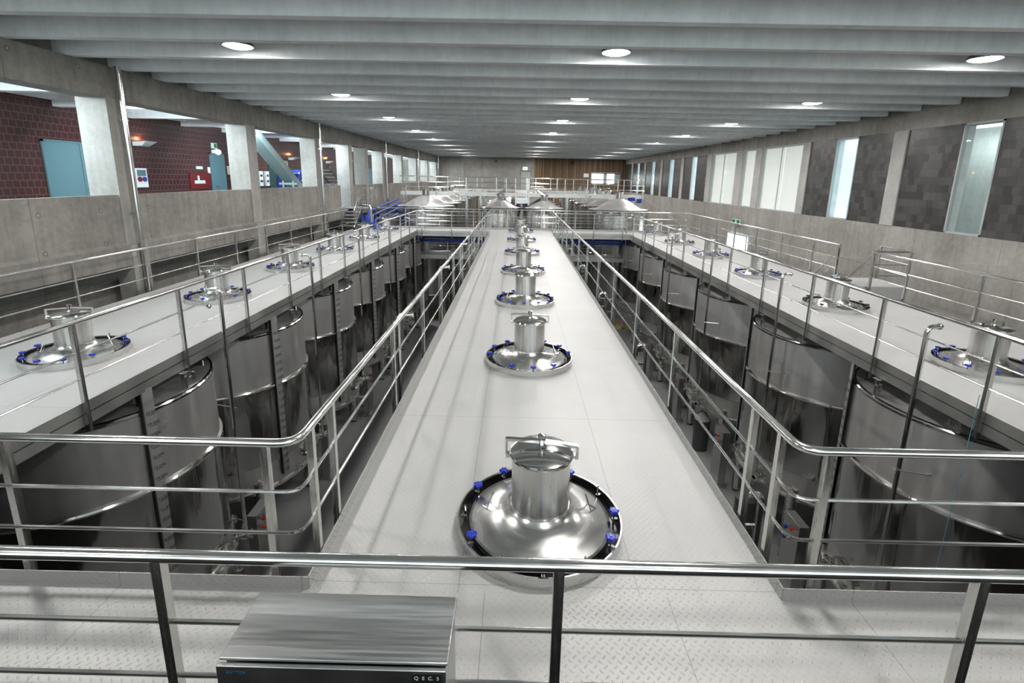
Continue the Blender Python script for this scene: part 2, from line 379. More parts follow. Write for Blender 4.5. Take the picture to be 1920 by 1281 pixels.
for a, b in edges:
    if a - y > .05: slate.box(XR+.02, XR+.3, y, a, 1.47, 4.64)
    y = max(y, b)
if YE - y > .05: slate.box(XR+.02, XR+.3, y, YE, 1.47, 4.64)
struct('wall_right_cladding', slate, M['slate'])
for n, a, b, kind in wins:
    fr = MB(); t = .05
    fr.box(XR+.0, XR+.1, a, a+t, 1.47, 4.64).box(XR+.0, XR+.1, b-t, b, 1.47, 4.64).box(XR+.0, XR+.1, a, b, 1.47, 1.47+t).box(XR+.0, XR+.1, a, b, 4.64-t, 4.64)
    if kind == 'blind2': fr.box(XR+.02, XR+.06, (a+b)/2-.012, (a+b)/2+.012, 1.47, 4.64)
    w = struct('window_%d' % n, fr, M['frame'])
    part('pane', MB().box(XR+.05, XR+.06, a+t, b-t, 1.47+t, 4.64-t), M['glass'], w)
    part('jamb', MB().box(XR+.1, XR+.32, b-.03, b+.001, 1.5, 4.6).box(XR+.1, XR+.32, a-.001, a+.03, 1.5, 4.6).box(XR+.1, XR+.32, a+.03, b-.03, 4.58, 4.61), M['pale'], w)
    if kind in ('blind', 'blind2'):
        bl = MB()
        if kind == 'blind': bl.box(XR+.2, XR+.22, a+.1, b, 1.47, 4.6)
        else: bl.box(XR+.2, XR+.22, a+.1, (a+b)/2-.02, 1.47, 4.6).box(XR+.2, XR+.22, (a+b)/2+.02, b, 1.47, 4.6)
        part('roller_blind', bl, M['blind'], w)
        part('reveal', MB().box(XR+.3, XR+.34, a-.1, b+.1, 1.4, 4.7), M['blueglow'], w)
    elif kind == 'blue':
        rv = MB().box(XR+1.6, XR+1.7, a-1, b+2.5, 1.2, 4.8).box(XR+.3, XR+1.7, b+.02, b+.1, 1.2, 4.8)
        part('reveal', rv, M['blueglow'], w)
    else:
        bl_ = bpy.data.lights.new('tube glow', 'AREA'); bl_.shape = 'RECTANGLE'; bl_.size = .1; bl_.size_y = 3; bl_.energy = 45; bl_.color = (.85,1,.97)
        bo = bpy.data.objects.new('tube glow', bl_); bo.location = (XR+1.4, a+1.6, 4.6); COL.objects.link(bo)
        rm = MB().box(XR+2.2, XR+2.4, a-2, b+4.5, .9, 5.0).box(XR+.3, XR+2.4, b+3.4, b+3.6, .9, 5.0).box(XR+.3, XR+2.4, a-2, b+3.6, 5.0, 5.2).box(XR+.3, XR+2.4, a-2, b+3.6, .8, .95).box(XR+.3, XR+2.4, a-2.1, a-2, .9, 5)
        part('stairwell_walls', rm, M['pale'], w)
        part('tube_light', MB().tube([(XR+1.5,a+.2,4.7),(XR+1.5,b+2.6,4.7)], .05, 8), M['tube'], w)
# low bright doorway in the right wall
d = struct('window_10', MB().box(XR-.14, XR-.11, 27.3, 27.36, -2.4, -.12).box(XR-.14, XR-.11, 29.74, 29.8, -2.4, -.12).box(XR-.14, XR-.11, 27.3, 29.8, -.17, -.11).box(XR-.14, XR-.11, 28.5, 28.56, -2.4, -.12), M['frame'])
part('pane', MB().box(XR-.135, XR-.125, 27.36, 29.74, -2.4, -.17), M['sky'], d)
# end wall
we = MB().box(XL-.6, -6.5, YE, YE+.3, FLOOR, 6.1).box(-6.5, -4.2, YE+.25, YE+.5, FLOOR, 6.1).box(-4.2, 2.05, YE, YE+.3, FLOOR, 6.1)
struct('wall_end', we, M['wallc'])
struct('wall_end_timber', MB().box(2.05, XR+.3, YE-.05, YE+.3, FLOOR, 6.1), M['wood'])
struct('wall_end_gallery', MB().box(-14.4, XL-.6, YE, YE+.3, .7, 5.3), M['wallc'])
struct('floor_added_block', MB().box(-14.4, XR, YB, 1.0, FLOOR, 1.15), M['darkfloor'])  # unseen block added under the camera to keep steel reflections dark
wb = MB().box(-14.4, XR+.3, YB-.3, YB, FLOOR, 1.3).box(-14.4, XR+.3, YB-.3, YB, 5.0, 6.3)
ADDED_BW = [(-8.6+3.6*k, -5.3+3.6*k) for k in range(6)]  # unseen windows added behind the camera to brighten the beam faces
xx = -14.4
for a, b in ADDED_BW: wb.box(xx, a, YB-.3, YB, 1.3, 5.0); xx = b
wb.box(xx, XR+.3, YB-.3, YB, 1.3, 5.0)
struct('wall_back', wb, M['wallc'])
for k, (a, b) in enumerate(ADDED_BW):
    w = struct('window_%d' % (12+k), MB().box(a, b, YB-.2, YB-.1, 1.3, 1.36).box(a, b, YB-.2, YB-.1, 4.94, 5.0).box(a, a+.06, YB-.2, YB-.1, 1.3, 5).box(b-.06, b, YB-.2, YB-.1, 1.3, 5), M['frame'])  # frame of an added daylight opening
    part('pane', MB().box(a+.06, b-.06, YB-.16, YB-.15, 1.36, 4.94), M['glass'], w)
    pl = bpy.data.lights.new('added window portal', 'AREA'); pl.shape = 'RECTANGLE'; pl.size = b-a; pl.size_y = 3.7; pl.cycles.is_portal = True
    po = bpy.data.objects.new('added window portal', pl); po.location = ((a+b)/2, YB-.32, 3.15); po.rotation_euler = (PI/2,0,0); COL.objects.link(po)
d = struct('door_3', MB().box(.36, .42, YE-.06, YE, 1.1, 3.68).box(1.6, 1.66, YE-.06, YE, 1.1, 3.68).box(.36, 1.66, YE-.06, YE, 3.62, 3.7), M['housing'])
part('door_leaf', MB().box(.42, 1.6, YE-.03, YE+.0, 1.1, 3.62), M['doorgrey'], d)
d = struct('window_11', MB().box(8.85, 12.4, YE-.15, YE-.05, 3.5, 3.68).box(8.85, 12.4, YE-.15, YE-.05, 2.25, 2.4).box(8.85, 9.0, YE-.15, YE-.05, 2.3, 3.6).box(10.4, 10.8, YE-.15, YE-.05, 2.3, 3.6).box(11.7, 12.4, YE-.15, YE-.05, 2.3, 3.6), M['frame'])
part('pane', MB().box(9.0, 10.4, YE-.1, YE-.06, 2.4, 3.5).box(10.8, 11.7, YE-.1, YE-.06, 2.4, 3.5), M['sky'], d)

def lit_sign(loc, rz, label, w=.42, h=.24, mat='greenl'):
    t = thing('exit_sign', label, 'exit sign', loc, rz)
    part('sign_face', MB().box(-w/2, w/2, -.06, 0, -h/2, h/2), M[mat], t)
    g = MB().box(-w*.36, -w*.08, -.065, -.06, -h*.3, h*.3)                       # doorway
    g.box(.02, .14, -.065, -.06, -h*.06, h*.06); g.prism([(.12,-h*.2),(.19,0),(.12,h*.2)], -.065, -.06, 'XZ')
    part('pictogram', g, M['green'], t)
    return t
lit_sign((.93,YE-.01,3.98), 0, 'lit exit sign above the pale door in the end wall', .5, .3)
for x, lb in ((-3.5,'left'),(4.0,'right')):
    t = thing('exit_sign', 'green running-man exit sign hanging under the lower gangway in the %s aisle' % lb, 'exit sign', (x,29.0,-2.5))
    part('sign_face', MB().box(-.32, .32, -.02, .02, -.17, .17), M['signw'], t)
    part('pictogram', MB().box(-.28, -.02, -.026, -.02, -.13, .13).box(.04, .26, -.026, -.02, -.04, .04).prism([(.18,-.12),(.28,0),(.18,.12)], -.026, -.02, 'XZ'), M['green'], t)
    part('hanger', MB().tube([(-.25,0,.17),(-.25,0,.88)], .008, 6).tube([(.25,0,.17),(.25,0,.88)], .008, 6), M['post'], t)
t = thing('exit_sign', 'small twin exit sign on the right wall above the far handrail', 'exit sign', (XR-.13,28.8,.6))
part('sign_face', MB().box(-.03, 0, -.55, .55, -.14, .14), M['signw'], t)
part('pictogram', MB().box(-.035, -.03, -.48, -.1, -.1, .1).box(-.035, -.03, .1, .48, -.1, .1), M['green'], t)
solo('thermostat', MB().box(-.3,.3,-.05,0,-.22,.22), M['white'], 'white square control panel on the timber wall left of the far window', 'control panel', (8.3,YE-.05,3.3))
solo('security_camera', MB().lathe([(.0,0),(.14,.02),(.16,.12),(.1,.22),(0,.26)], 16, axis=(0,-1,0)), M['blackp'], 'black dome camera high on the timber end wall', 'camera', (6.6,YE-.05,4.75))
solo('security_camera', MB().lathe([(.0,0),(.1,.02),(.12,.12),(.08,.22),(0,.26)], 16, axis=(0,-1,0)), M['blackp'], 'black camera high on the grey concrete end wall', 'camera', (-2.6,YE,4.75))

# gallery furniture on the red wall (x = -14.2)
GX = -14.2
def gdoor(n, y0, y1, split=None, top=3.66):
    d = struct('door_%d' % n, MB().box(GX, GX+.05, y0-.06, y0, 1.1, top+.06).box(GX, GX+.05, y1, y1+.06, 1.1, top+.06).box(GX, GX+.05, y0-.06, y1+.06, top, top+.06), M['doorblue'])
    if split:
        part('door_leaf', MB().box(GX, GX+.04, y0, split-.01, 1.1, top), M['doorblue'], d); part('door_leaf', MB().box(GX, GX+.04, split+.01, y1, 1.1, top), M['doorblue'], d)
    else: part('door_leaf', MB().box(GX, GX+.04, y0, y1, 1.1, top), M['doorblue'], d)
    s = split or y0+.12
    part('door_handle', MB().tube([(GX+.04,s+.08,2.2),(GX+.09,s+.08,2.2),(GX+.09,s+.24,2.2)], .012, 6), M['blackp'], d)
gdoor(1, 14.95, 17.3, 16.16); gdoor(2, 23.06, 24.06)
gdoor(4, 40.0, 41.8, 40.95, 3.4); gdoor(5, 47.2, 48.9, None, 3.4)
d = struct('door_6', MB().box(GX, GX+.06, 30.6, 30.75, 1.1, 3.6).box(GX, GX+.06, 28.4, 30.75, 3.5, 3.6), M['doorgrey'])
part('door_leaf', MB().box(GX, GX+.03, 28.4, 30.6, 1.1, 3.5), M['teal'], d)
t = thing('fire_hose_cabinet', 'red fire hose cabinet on the red tiled wall left of the single door', 'fire cabinet', (GX,22.15,2.48))
part('cabinet', MB().box(0.002,.05,-.72,.72,-.36,.33), M['red'], t)
part('handle', MB().box(.05,.06,-.22,-.1,.0,.2), M['signw'], t)
part('plate', MB().box(.05,.06,-.45,.28,-.14,.0), M['inkw'], t)
t = thing('socket_panel', 'white electrical socket panel on the red tiled wall beside the first steel rain pipe', 'socket panel', (GX,18.55,2.6))
part('cover', MB().box(0,.12,-.3,.3,-.36,.34), M['white'], t)
part('lid', MB().box(.12,.14,-.2,.22,.06,.28), M['doorblue'], t)
part('red_socket', MB().lathe([(.09,0),(.09,.05),(.06,.06),(.0,.06)], 14, (.12,-.12,-.06), (1,0,0)), M['red'], t)
part('blue_socket', MB().lathe([(.09,0),(.09,.05),(.06,.06),(.0,.06)], 14, (.12,.12,-.06), (1,0,0)), M['bluepipe'], t)
for k, (y, w) in enumerate(((27.3,.4),(28.0,.36))):
    t = thing('socket_panel', ['narrow white socket panel on the red wall under the conveyor','cream switch panel on the red wall right of the narrow white one'][k], 'socket panel', (GX,y,2.55))
    part('cover', MB().box(0,.12,-w/2,w/2,-.4,.4), M['white'], t)
    part('switches', MB().box(.12,.14,-w*.25,w*.25,.1,.22).box(.12,.14,-w*.25,w*.25,-.2,-.08), M['blackp'], t)
t = thing('emergency_light', 'lit oval emergency lamp above the single grey blue door', 'emergency lamp', (GX,23.65,3.78))
part('diffuser', MB().lathe([(.0,.1),(.09,.09),(.12,.05),(.12,0)], 20, axis=(1,0,0)), emitter('emergency glow', (.95,1,1), 5), t).scale = (1,2.0,1)
part('base', MB().box(0,.03,-.42,.3,-.08,.08), M['white'], t)
t = thing('exit_sign', 'small green exit sign on the red tiled wall above the single door', 'exit sign', (GX,23.45,4.05))
part('sign_face', MB().box(0,.02,-.22,.22,-.12,.12), M['signw'], t); part('pictogram', MB().box(.02,.025,-.02,.18,-.09,.09), M['green'], t)
solo('sign', MB().box(0,.02,-.22,.22,-.06,.06), M['signw'], 'pale green strip sign above the red fire hose cabinet', 'sign', (GX,22.2,3.03))
solo('switch', MB().box(0,.05,-.06,.06,-.14,.14), M['white'], 'small white switch left of the single gallery door', 'switch', (GX,22.85,2.93))
solo('sign', MB().box(0,.02,-.12,.12,-.2,.2), plain('cream sign', (.5,.47,.36), .5), 'cream notice plate right of the single gallery door', 'sign', (GX,24.45,2.95))
def sconce(y, z, lb):
    t = thing('wall_sconce', lb, 'wall lamp', (GX,y,z), 0, 'uplighters on the red wall')
    b = MB(); A = b.ring([(0,-.42,.06),(.42,-.3,.1),(.42,.3,.1),(0,.42,.06)]); B = b.ring([(0,-.4,-.08),(.16,-.16,-.06),(.16,.16,-.06),(0,.4,-.08)]); b.skin(A,B); b.cap(B)
    part('shade', b, M['white'], t)
    part('bulb', MB().lathe([(0,-.02),(.05,0),(.05,.06),(0,.08)], 12, (.12,0,.0)), M['warm'], t)
    return t
for y, z, lb in ((12.75,3.83,'white uplighter on the red wall at the left picture edge'),(18.9,3.83,'white uplighter glowing orange above the socket panel'),(31.4,3.75,'white uplighter on the red wall above the blue machine'),(37.4,3.72,'white uplighter on the red wall above the inclined steel stair'),(44.5,3.7,'farthest white uplighter on the red wall near the dark end')):
    sconce(y, z, lb)
t = thing('conveyor', 'grey green inclined conveyor trough slanting down behind the left parapet', 'conveyor', (-11.5,0,0))
cv = MB(); p0, p1 = Vector((0,21.75,4.45)), Vector((0,26.3,1.75)); up = Vector((0,.5,.86))
cv.bar(p0, p1, .5, .04)
for x in (-.27,.27): cv.bar(p0+Vector((x,0,.1)), p1+Vector((x,0,.1)), .04, .34)
part('trough', cv, M['conv'], t)
part('belt', MB().bar(p0+Vector((0,0,.05)), p1+Vector((0,0,.05)), .46, .02), M['dark'], t)
part('leg', MB().bar((-.25,24.9,2.5),(-.25,24.9,1.1),.08,.08).bar((.25,24.9,2.5),(.25,24.9,1.1),.08,.08).bar((-.45,24.9,2.35),(.45,24.9,2.35),.1,.1), M['conv'], t)
t = thing('press_machine', 'dark blue rounded machine standing behind the left parapet', 'machine', (-12.1,27.4,1.1))
b = MB(); prof = [(-1.3,0),(1.3,0),(1.3,1.5),(1.1,1.85),(.6,1.95),(-.8,1.95),(-1.2,1.75),(-1.3,1.4)]
b.prism(prof, -.6, .6, 'YZ'); part('body', b, M['bluemach'], t, bevel=.06)
part('window', MB().box(.6,.62,-.5,.5,.75,1.05), M['black'], t)
part('stickers', MB().box(.6,.615,-1.0,-.55,1.35,1.43).box(.6,.615,.4,.9,1.33,1.42).box(.6,.615,-1.0,-.7,.85,1.0).box(.6,.615,.5,1.0,.82,.92), M['inkw'], t)
t = thing('work_table', 'steel work table behind the parapet near the gallery stair', 'table', (-11.3,29.5,1.1))
part('tabletop', MB().box(-.5,.5,-1.0,1.6,1.12,1.18), M['brush'], t)
for x, y in ((-.42,-.9),(.42,-.9),(-.42,1.5),(.42,1.5)): part('leg', MB().box(x-.04,x+.04,y-.04,y+.04,0,1.12), M['brush'], t)
t = thing('sign', 'lit white information panel hanging under the gallery ceiling', 'sign', (-10.9,26.5,4.35))
part('panel', MB().box(-.5,.5,-.05,.05,-.28,.28), emitter('lit panel', (.85,.92,1), 1.6), t)
part('lettering', MB().box(-.42,.42,-.056,-.05,.08,.16).box(-.42,.42,-.056,-.05,-.1,-.02), plain('panel grey', (.25,.3,.4), .5), t)
part('hanger', MB().tube([(-.3,0,.28),(-.3,0,.77)], .012, 6).tube([(.3,0,.28),(.3,0,.77)], .012, 6), M['post'], t)
t = thing('steel_stair', 'dark steel stair flight in the gallery behind the second rain pipe', 'stair', (-12.8,33.0,1.1))
part('stringer', MB().bar((-.4,0,2.2),(-.4,4,0),.05,.25).bar((.4,0,2.2),(.4,4,0),.05,.25), M['dark'], t)
tr = MB()
for k in range(9): tr.box(-.4,.4,.25+k*.42,.5+k*.42,2.0-k*.23,2.03-k*.23)
part('treads', tr, M['conv'], t)
for i, y in enumerate((12.1, 23.95, 35.85, 47.5, 59.3)):
    t = thing('rain_pipe', ['shiny steel rain pipe on the left wall nearest the camera','second steel rain pipe on the left wall','third steel rain pipe on the left wall','fourth steel rain pipe on the left wall','farthest steel rain pipe in the left end corner'][i], 'pipe', (XL+.2,y,-1.2), 0, 'rain pipes on the left wall')
    part('pipe', MB().tube([(0,0,0),(0,0,6.42)], .06, 16), M['rail'], t)
    part('bracket', MB().box(-.165,.07,-.03,.03,5.2,5.24), M['post'], t); part('bracket', MB().box(-.165,.07,-.03,.03,3.0,3.04), M['post'], t)

# floor markings
for i, (x0,x1,y0,y1,lb) in enumerate(((-6.4,-2.5,33.9,34.05,'thin yellow line across the floor at the far end of the left aisle'),(3.5,6.8,34.1,34.25,'thin yellow line across the floor at the far end of the right aisle'),(-5.2,-4.5,28.6,30.6,'yellow floor patch beside the left row of tanks'),(5.6,6.9,27.2,29.5,'yellow floor patch beside the right row of tanks'))):
    solo('floor_marking', MB().box(x0,x1,y0,y1,FLOOR,FLOOR+.004), M['yellow'], lb, 'floor marking')

# ------------------------------------------------------------------ lamps
def lamp_proto():
    t = thing('ceiling_lamp', 'x', 'ceiling lamp', (0,0,0))
    part('housing', MB().lathe([(.0,.82),(.02,.82),(.02,.42),(.12,.41),(.13,.2),(.2,.16),(.285,.04),(.285,.0),(.27,.0)], 32), M['housing'], t)
    part('lens', MB().lathe([(.27,.002),(.2,-.022),(.1,-.034),(.0,-.036)], 32), M['lens'], t)
    return t
lp = lamp_proto(); first = True
LN = {-5.6:'left', 1.9:'middle', 9.15:'right'}
LAMP_W = 150
LD = bpy.data.lights.new('lamp light', 'AREA'); LD.shape = 'DISK'; LD.size = .5; LD.energy = LAMP_W; LD.color = (1,.975,.94)
LZ = 5.3
for x, nm in LN.items():
    for n in range(-2, 9):
        y = 10.4 + 5.76*n
        if n >= 0:
            lb = '%s ceiling lamp from the camera in the %s row between the beams' % (ORD[n], nm)
            if first: lp.location = (x,y,LZ); lp['label'] = lb; lp['group'] = 'round lamps of the %s row' % nm; first = False
            else: dup(lp, (x,y,LZ), 0, lb, 'round lamps of the %s row' % nm)
        lo = bpy.data.objects.new('lamp light', LD); lo.location = (x, y, LZ-.04); COL.objects.link(lo)

# ------------------------------------------------------------------ walkways
def walkway(name, label, x0, x1, y0, y1, kicks, fascias, grp=None):
    t = thing(name, label, 'walkway', ((x0+x1)/2, y0, 0), 0)
    cx = (x0+x1)/2; ox, oy = cx, y0
    part('deck_plate', MB().box(x0-ox, x1-ox, 0, y1-oy, -.012, 0), M['tread'], t)
    kb = MB()
    for a in kicks: kb.box(a[0]-ox, a[1]-ox, a[2]-oy, a[3]-oy, 0, .1)
    if kicks: part('kick_plate', kb, M['tread'], t)
    fb = MB()
    for a in fascias:
        fb.box(a[0]-ox, a[1]-ox, a[2]-oy, a[3]-oy, -.04, .1 if len(a) > 4 else -.001); fb.box(a[0]-ox, a[1]-ox, a[2]-oy, a[3]-oy, -.19, -.055)
    part('fascia', fb, M['fascia'], t)
    jb = MB(); n = int((y1-y0)/1.9)+1
    if x1-x0 < y1-y0:
        for k in range(n): jb.box(x0-ox+.05, x1-ox-.05, k*1.9+.02, k*1.9+.1, -.18, -.013)
    else:
        for k in range(int((x1-x0)/1.9)+1): jb.box(x0-ox+.05+k*1.9, x0-ox+.13+k*1.9, .05, y1-y0-.05, -.18, -.013)
    part('joists', jb, M['fascia'], t)
    return t
CL, CR, LL, LR, RL, RR_ = -1.407, 1.907, -8.5, -5.2, 5.92, 9.38
Y0, Y1, YX0, YX1 = 2.88, 25.3, 25.3, 27.35
walkway('walkway', 'wide tread plate walkway down the middle of the hall with seven hatches', CL, CR, Y0, Y1, [(CL,CL+.006,Y0,Y1),(CR-.006,CR,Y0,Y1)], [(CL-.004,CL,Y0,Y1),(CR,CR+.004,Y0,Y1)])
walkway('walkway', 'tread plate walkway along the left wall over the left tanks', LL, LR, Y0, Y1, [(LL,LL+.006,Y0,Y1)], [(LL-.004,LL,Y0,Y1),(LR,LR+.02,Y0,Y1,1)])
walkway('walkway', 'tread plate walkway along the right wall over the right tanks', RL, RR_, Y0, Y1, [(RR_-.006,RR_,Y0,Y1)], [(RL-.02,RL,Y0,Y1,1),(RR_,RR_+.004,Y0,Y1)])
walkway('walkway', 'cross walkway in the foreground behind the front railing', LL, RR_, 1.86, Y0, [(LR,CL,Y0-.006,Y0),(CR,RL,Y0-.006,Y0),(LL,RR_,1.86,1.866)], [(LR,CL,Y0,Y0+.004),(CR,RL,Y0,Y0+.004),(LL,RR_,1.856,1.86)])
walkway('walkway', 'cross walkway at the far end joining the three long walkways', LL, RR_, YX0, YX1, [(LL,RR_,YX1-.006,YX1)], [(LR,CL,YX0-.02,YX0,1),(CR,RL,YX0-.02,YX0,1),(LL,RR_,YX1,YX1+.004)])

# ------------------------------------------------------------------ railings
def railing(label, path, posts, base=(0,0,0), z0=0.0, top=1.1, mids=(.735,.415), foot=-.2, bend=.14, name='railing', pw=.048, rad=.03, extra=None):
    t = thing(name, label, 'railing', base)
    B = Vector(base)
    q = lambda x, y, z: (x-B.x, y-B.y, z0+z-B.z)
    part('top_rail', MB().tube([q(x,y,top) for x,y in path], rad, 14, bend), M['rail'], t)
    for m in mids: part('mid_rail', MB().tube([q(x,y,m) for x,y in path], .0125, 8, bend*.8), M['rail'], t)
    me = MB().box(-pw/2, pw/2, -pw/2, pw/2, z0+foot-B.z, z0+top-.015-B.z).mesh('post', M['post'])
    for x, y in posts: part('post', me, None, t, loc=(x-B.x, y-B.y, 0))
    return t
railing('stainless railing across the foreground beside the control cabinet', [(LL-.05,1.93),(RR_+.08,1.93)], [(x,1.93) for x in (-7.25,-5.37,-3.5,-1.638,.23,2.175,4.05,5.9,7.8)], (0,1.93,0), foot=-.2)
e = CL-.03
railing('stainless railing from the near left corner along the left edge of middle walkway', [(LR+.06,2.92),(e,2.92),(e,YX1)], [(-5.1,2.92),(-3.42,2.94),(-1.655,2.94),(e,3.15),(e,3.54)]+[(e,5.48+1.86*k) for k in range(12)], (e,2.92,0))
e = CR+.04
railing('stainless railing from the near right corner along the right edge of middle walkway', [(RL-.06,2.97),(e,2.97),(e,YX1)], [(5.8,2.97),(3.95,2.97),(2.13,2.97),(e,3.22),(e,3.62)]+[(e,5.6+1.87*k) for k in range(12)], (e,2.97,0))
e = LR+.05
railing('stainless railing along the aisle side of the left walkway', [(e,3.02),(e,YX0-.05),(CL-.08,YX0-.05)], [(e,3.57+1.81*k) for k in range(13)]+[(-4.9,YX0-.05),(-3.35,YX0-.05),(-1.75,YX0-.05)], (e,3.02,0), foot=-.26)
e = RL-.02-.03
railing('stainless railing along the aisle side of the right walkway', [(e,3.07),(e,YX0-.05),(CR+.1,YX0-.05)], [(e,3.8+1.88*k) for k in range(12)]+[(5.5,YX0-.05),(4.0,YX0-.05),(2.3,YX0-.05)], (e,3.07,0), foot=-.26)
railing('stainless railing on the wall side of the left walkway', [(LL-.08,1.99),(LL-.08,24.9)], [(LL-.08,2.1) ]+[(LL-.08,3.65+1.85*k) for k in range(12)], (LL-.08,2,0))
railing('near stainless railing on the wall side of the right walkway before the stair', [(RR_+.13,1.99),(RR_+.13,12.95)], [(RR_+.13,2.3+1.88*k) for k in range(6)]+[(RR_+.13,12.9)], (RR_+.13,2,0))
railing('far stainless railing bending round the far right corner', [(LL+.3,YX1+.03),(RR_+.13,YX1+.03),(RR_+.13,14.3)], [(LL+.4+1.9*k,YX1+.03) for k in range(10)]+[(RR_+.13,14.35),(RR_+.13,15.58),(RR_+.13,17.48),(RR_+.13,19.36),(RR_+.13,21.3),(RR_+.13,23.3),(RR_+.13,25.27)], (0,YX1+.03,0))
solo('string', MB().tube([(5.85,5.74,.3),(5.86,5.75,-.4),(5.85,5.76,-1.6),(5.855,5.77,-2.6)], .004, 5), plain('pale blue cord', (.10,.35,.42), .6), 'thin blue string hanging from the railing post of the right walkway', 'string')
# right stair with landing
t = thing('stair', 'steel stair with landing going down between the right walkway and the wall', 'stair', (10.05,13,0))
bx, by = 10.05, 13.0
part('landing', MB().box(9.42-bx,10.66-bx,0,1.25,.05,.15).box(9.42-bx,10.66-bx,0,.02,-.25,.05), M['tread'], t)
part('stringer', MB().bar((9.5-bx,1.25,.05),(9.5-bx,6.6,-5.3),.05,.22).bar((10.6-bx,1.25,.05),(10.6-bx,6.6,-5.3),.05,.22), M['fascia'], t)
tr = MB()
for k in range(22): tr.box(9.52-bx,10.58-bx,1.3+k*.24,1.55+k*.24,-.12-k*.24,-.09-k*.24)
part('treads', tr, M['tread'], t)
part('handrail', MB().tube([(9.51-bx,1.3,1.08),(9.51-bx,6.4,-4.1)], .024, 10), M['rail'], t)
part('handrail', MB().tube([(9.53-bx,0,1.1),(10.6-bx,0,1.1),(10.6-bx,1.15,1.12),(10.6-bx,6.4,-4.15)], .024, 10, .1), M['rail'], t)
part('guard_bars', MB().tube([(9.53-bx,0,.75),(10.6-bx,0,.75),(10.6-bx,1.15,.77),(10.6-bx,6.2,-4.3)], .011, 6, .08).tube([(9.53-bx,0,.45),(10.6-bx,0,.45),(10.6-bx,1.15,.47),(10.6-bx,6.0,-4.4)], .011, 6, .08).tube([(9.51-bx,1.3,.72),(9.51-bx,6.3,-4.3)], .011, 6), M['rail'], t)
for x, y in ((9.62,.03),(10.59,.03),(10.6,1.15),(9.52,1.35)): part('post', MB().box(x-bx-.024,x-bx+.024,y-.024,y+.024,-.2,1.09), M['post'], t)
for k in range(3): part('post', MB().box(10.6-bx-.02,10.6-bx+.02,2.6+k*1.4,2.64+k*1.4,-1.4-k*1.4,-.32-k*1.4), M['post'], t)
# left stair from the gallery
t = thing('stair', 'short open steel stair from the gallery opening down to the left walkway', 'stair', (-9.0,26.0,0))
tr = MB()
for k in range(6): tr.box(-.42,.32,.02+k*.26,.25+k*.26,.14+k*.17,.19+k*.17)
part('treads', tr, M['fascia'], t)
part('landing', MB().box(-.62,.55,1.5,2.5,1.0,1.06), M['fascia'], t)
part('stringer', MB().bar((-.46,-.05,.05),(-.46,1.6,1.08),.04,.2).bar((.36,-.05,.05),(.36,1.6,1.08),.04,.2), M['post'], t)
part('handrail', MB().tube([(.4,-.1,.95),(.4,1.3,2.15),(.9,1.5,2.15),(.9,2.4,2.15),(-.1,2.4,2.15)], .024, 10, .1), M['rail'], t)
part('guard_bars', MB().tube([(.4,-.05,.6),(.4,1.3,1.8),(.9,1.5,1.8),(.9,2.4,1.8),(-.1,2.4,1.8)], .011, 6, .1).tube([(.4,0,.3),(.4,1.3,1.45),(.9,1.5,1.45),(.9,2.4,1.45),(-.1,2.4,1.45)], .011, 6, .1), M['rail'], t)
for x, y in ((.9,1.5),(.9,2.4),(-.1,2.4)): part('post', MB().box(x-.022,x+.022,y-.022,y+.022,1.0,2.14), M['post'], t)
part('leg', MB().box(.83,.9,1.5,1.57,-1,1.0).box(.83,.9,2.35,2.42,-1,1.0), M['post'], t)
t = thing('overflow_pipe', 'thick bent steel pipe rising beside the left gallery stair', 'pipe', (-8.0,26.9,-.5))
part('pipe', MB().tube([(0,0,0),(0,0,1.75),(-.6,0,1.75)], .075, 14, .25), M['rail'], t)
part('flange', MB().lathe([(.1,0),(.1,.03),(.075,.03)], 16, (-.6,0,1.75), (-1,0,0)), M['chrome'], t)

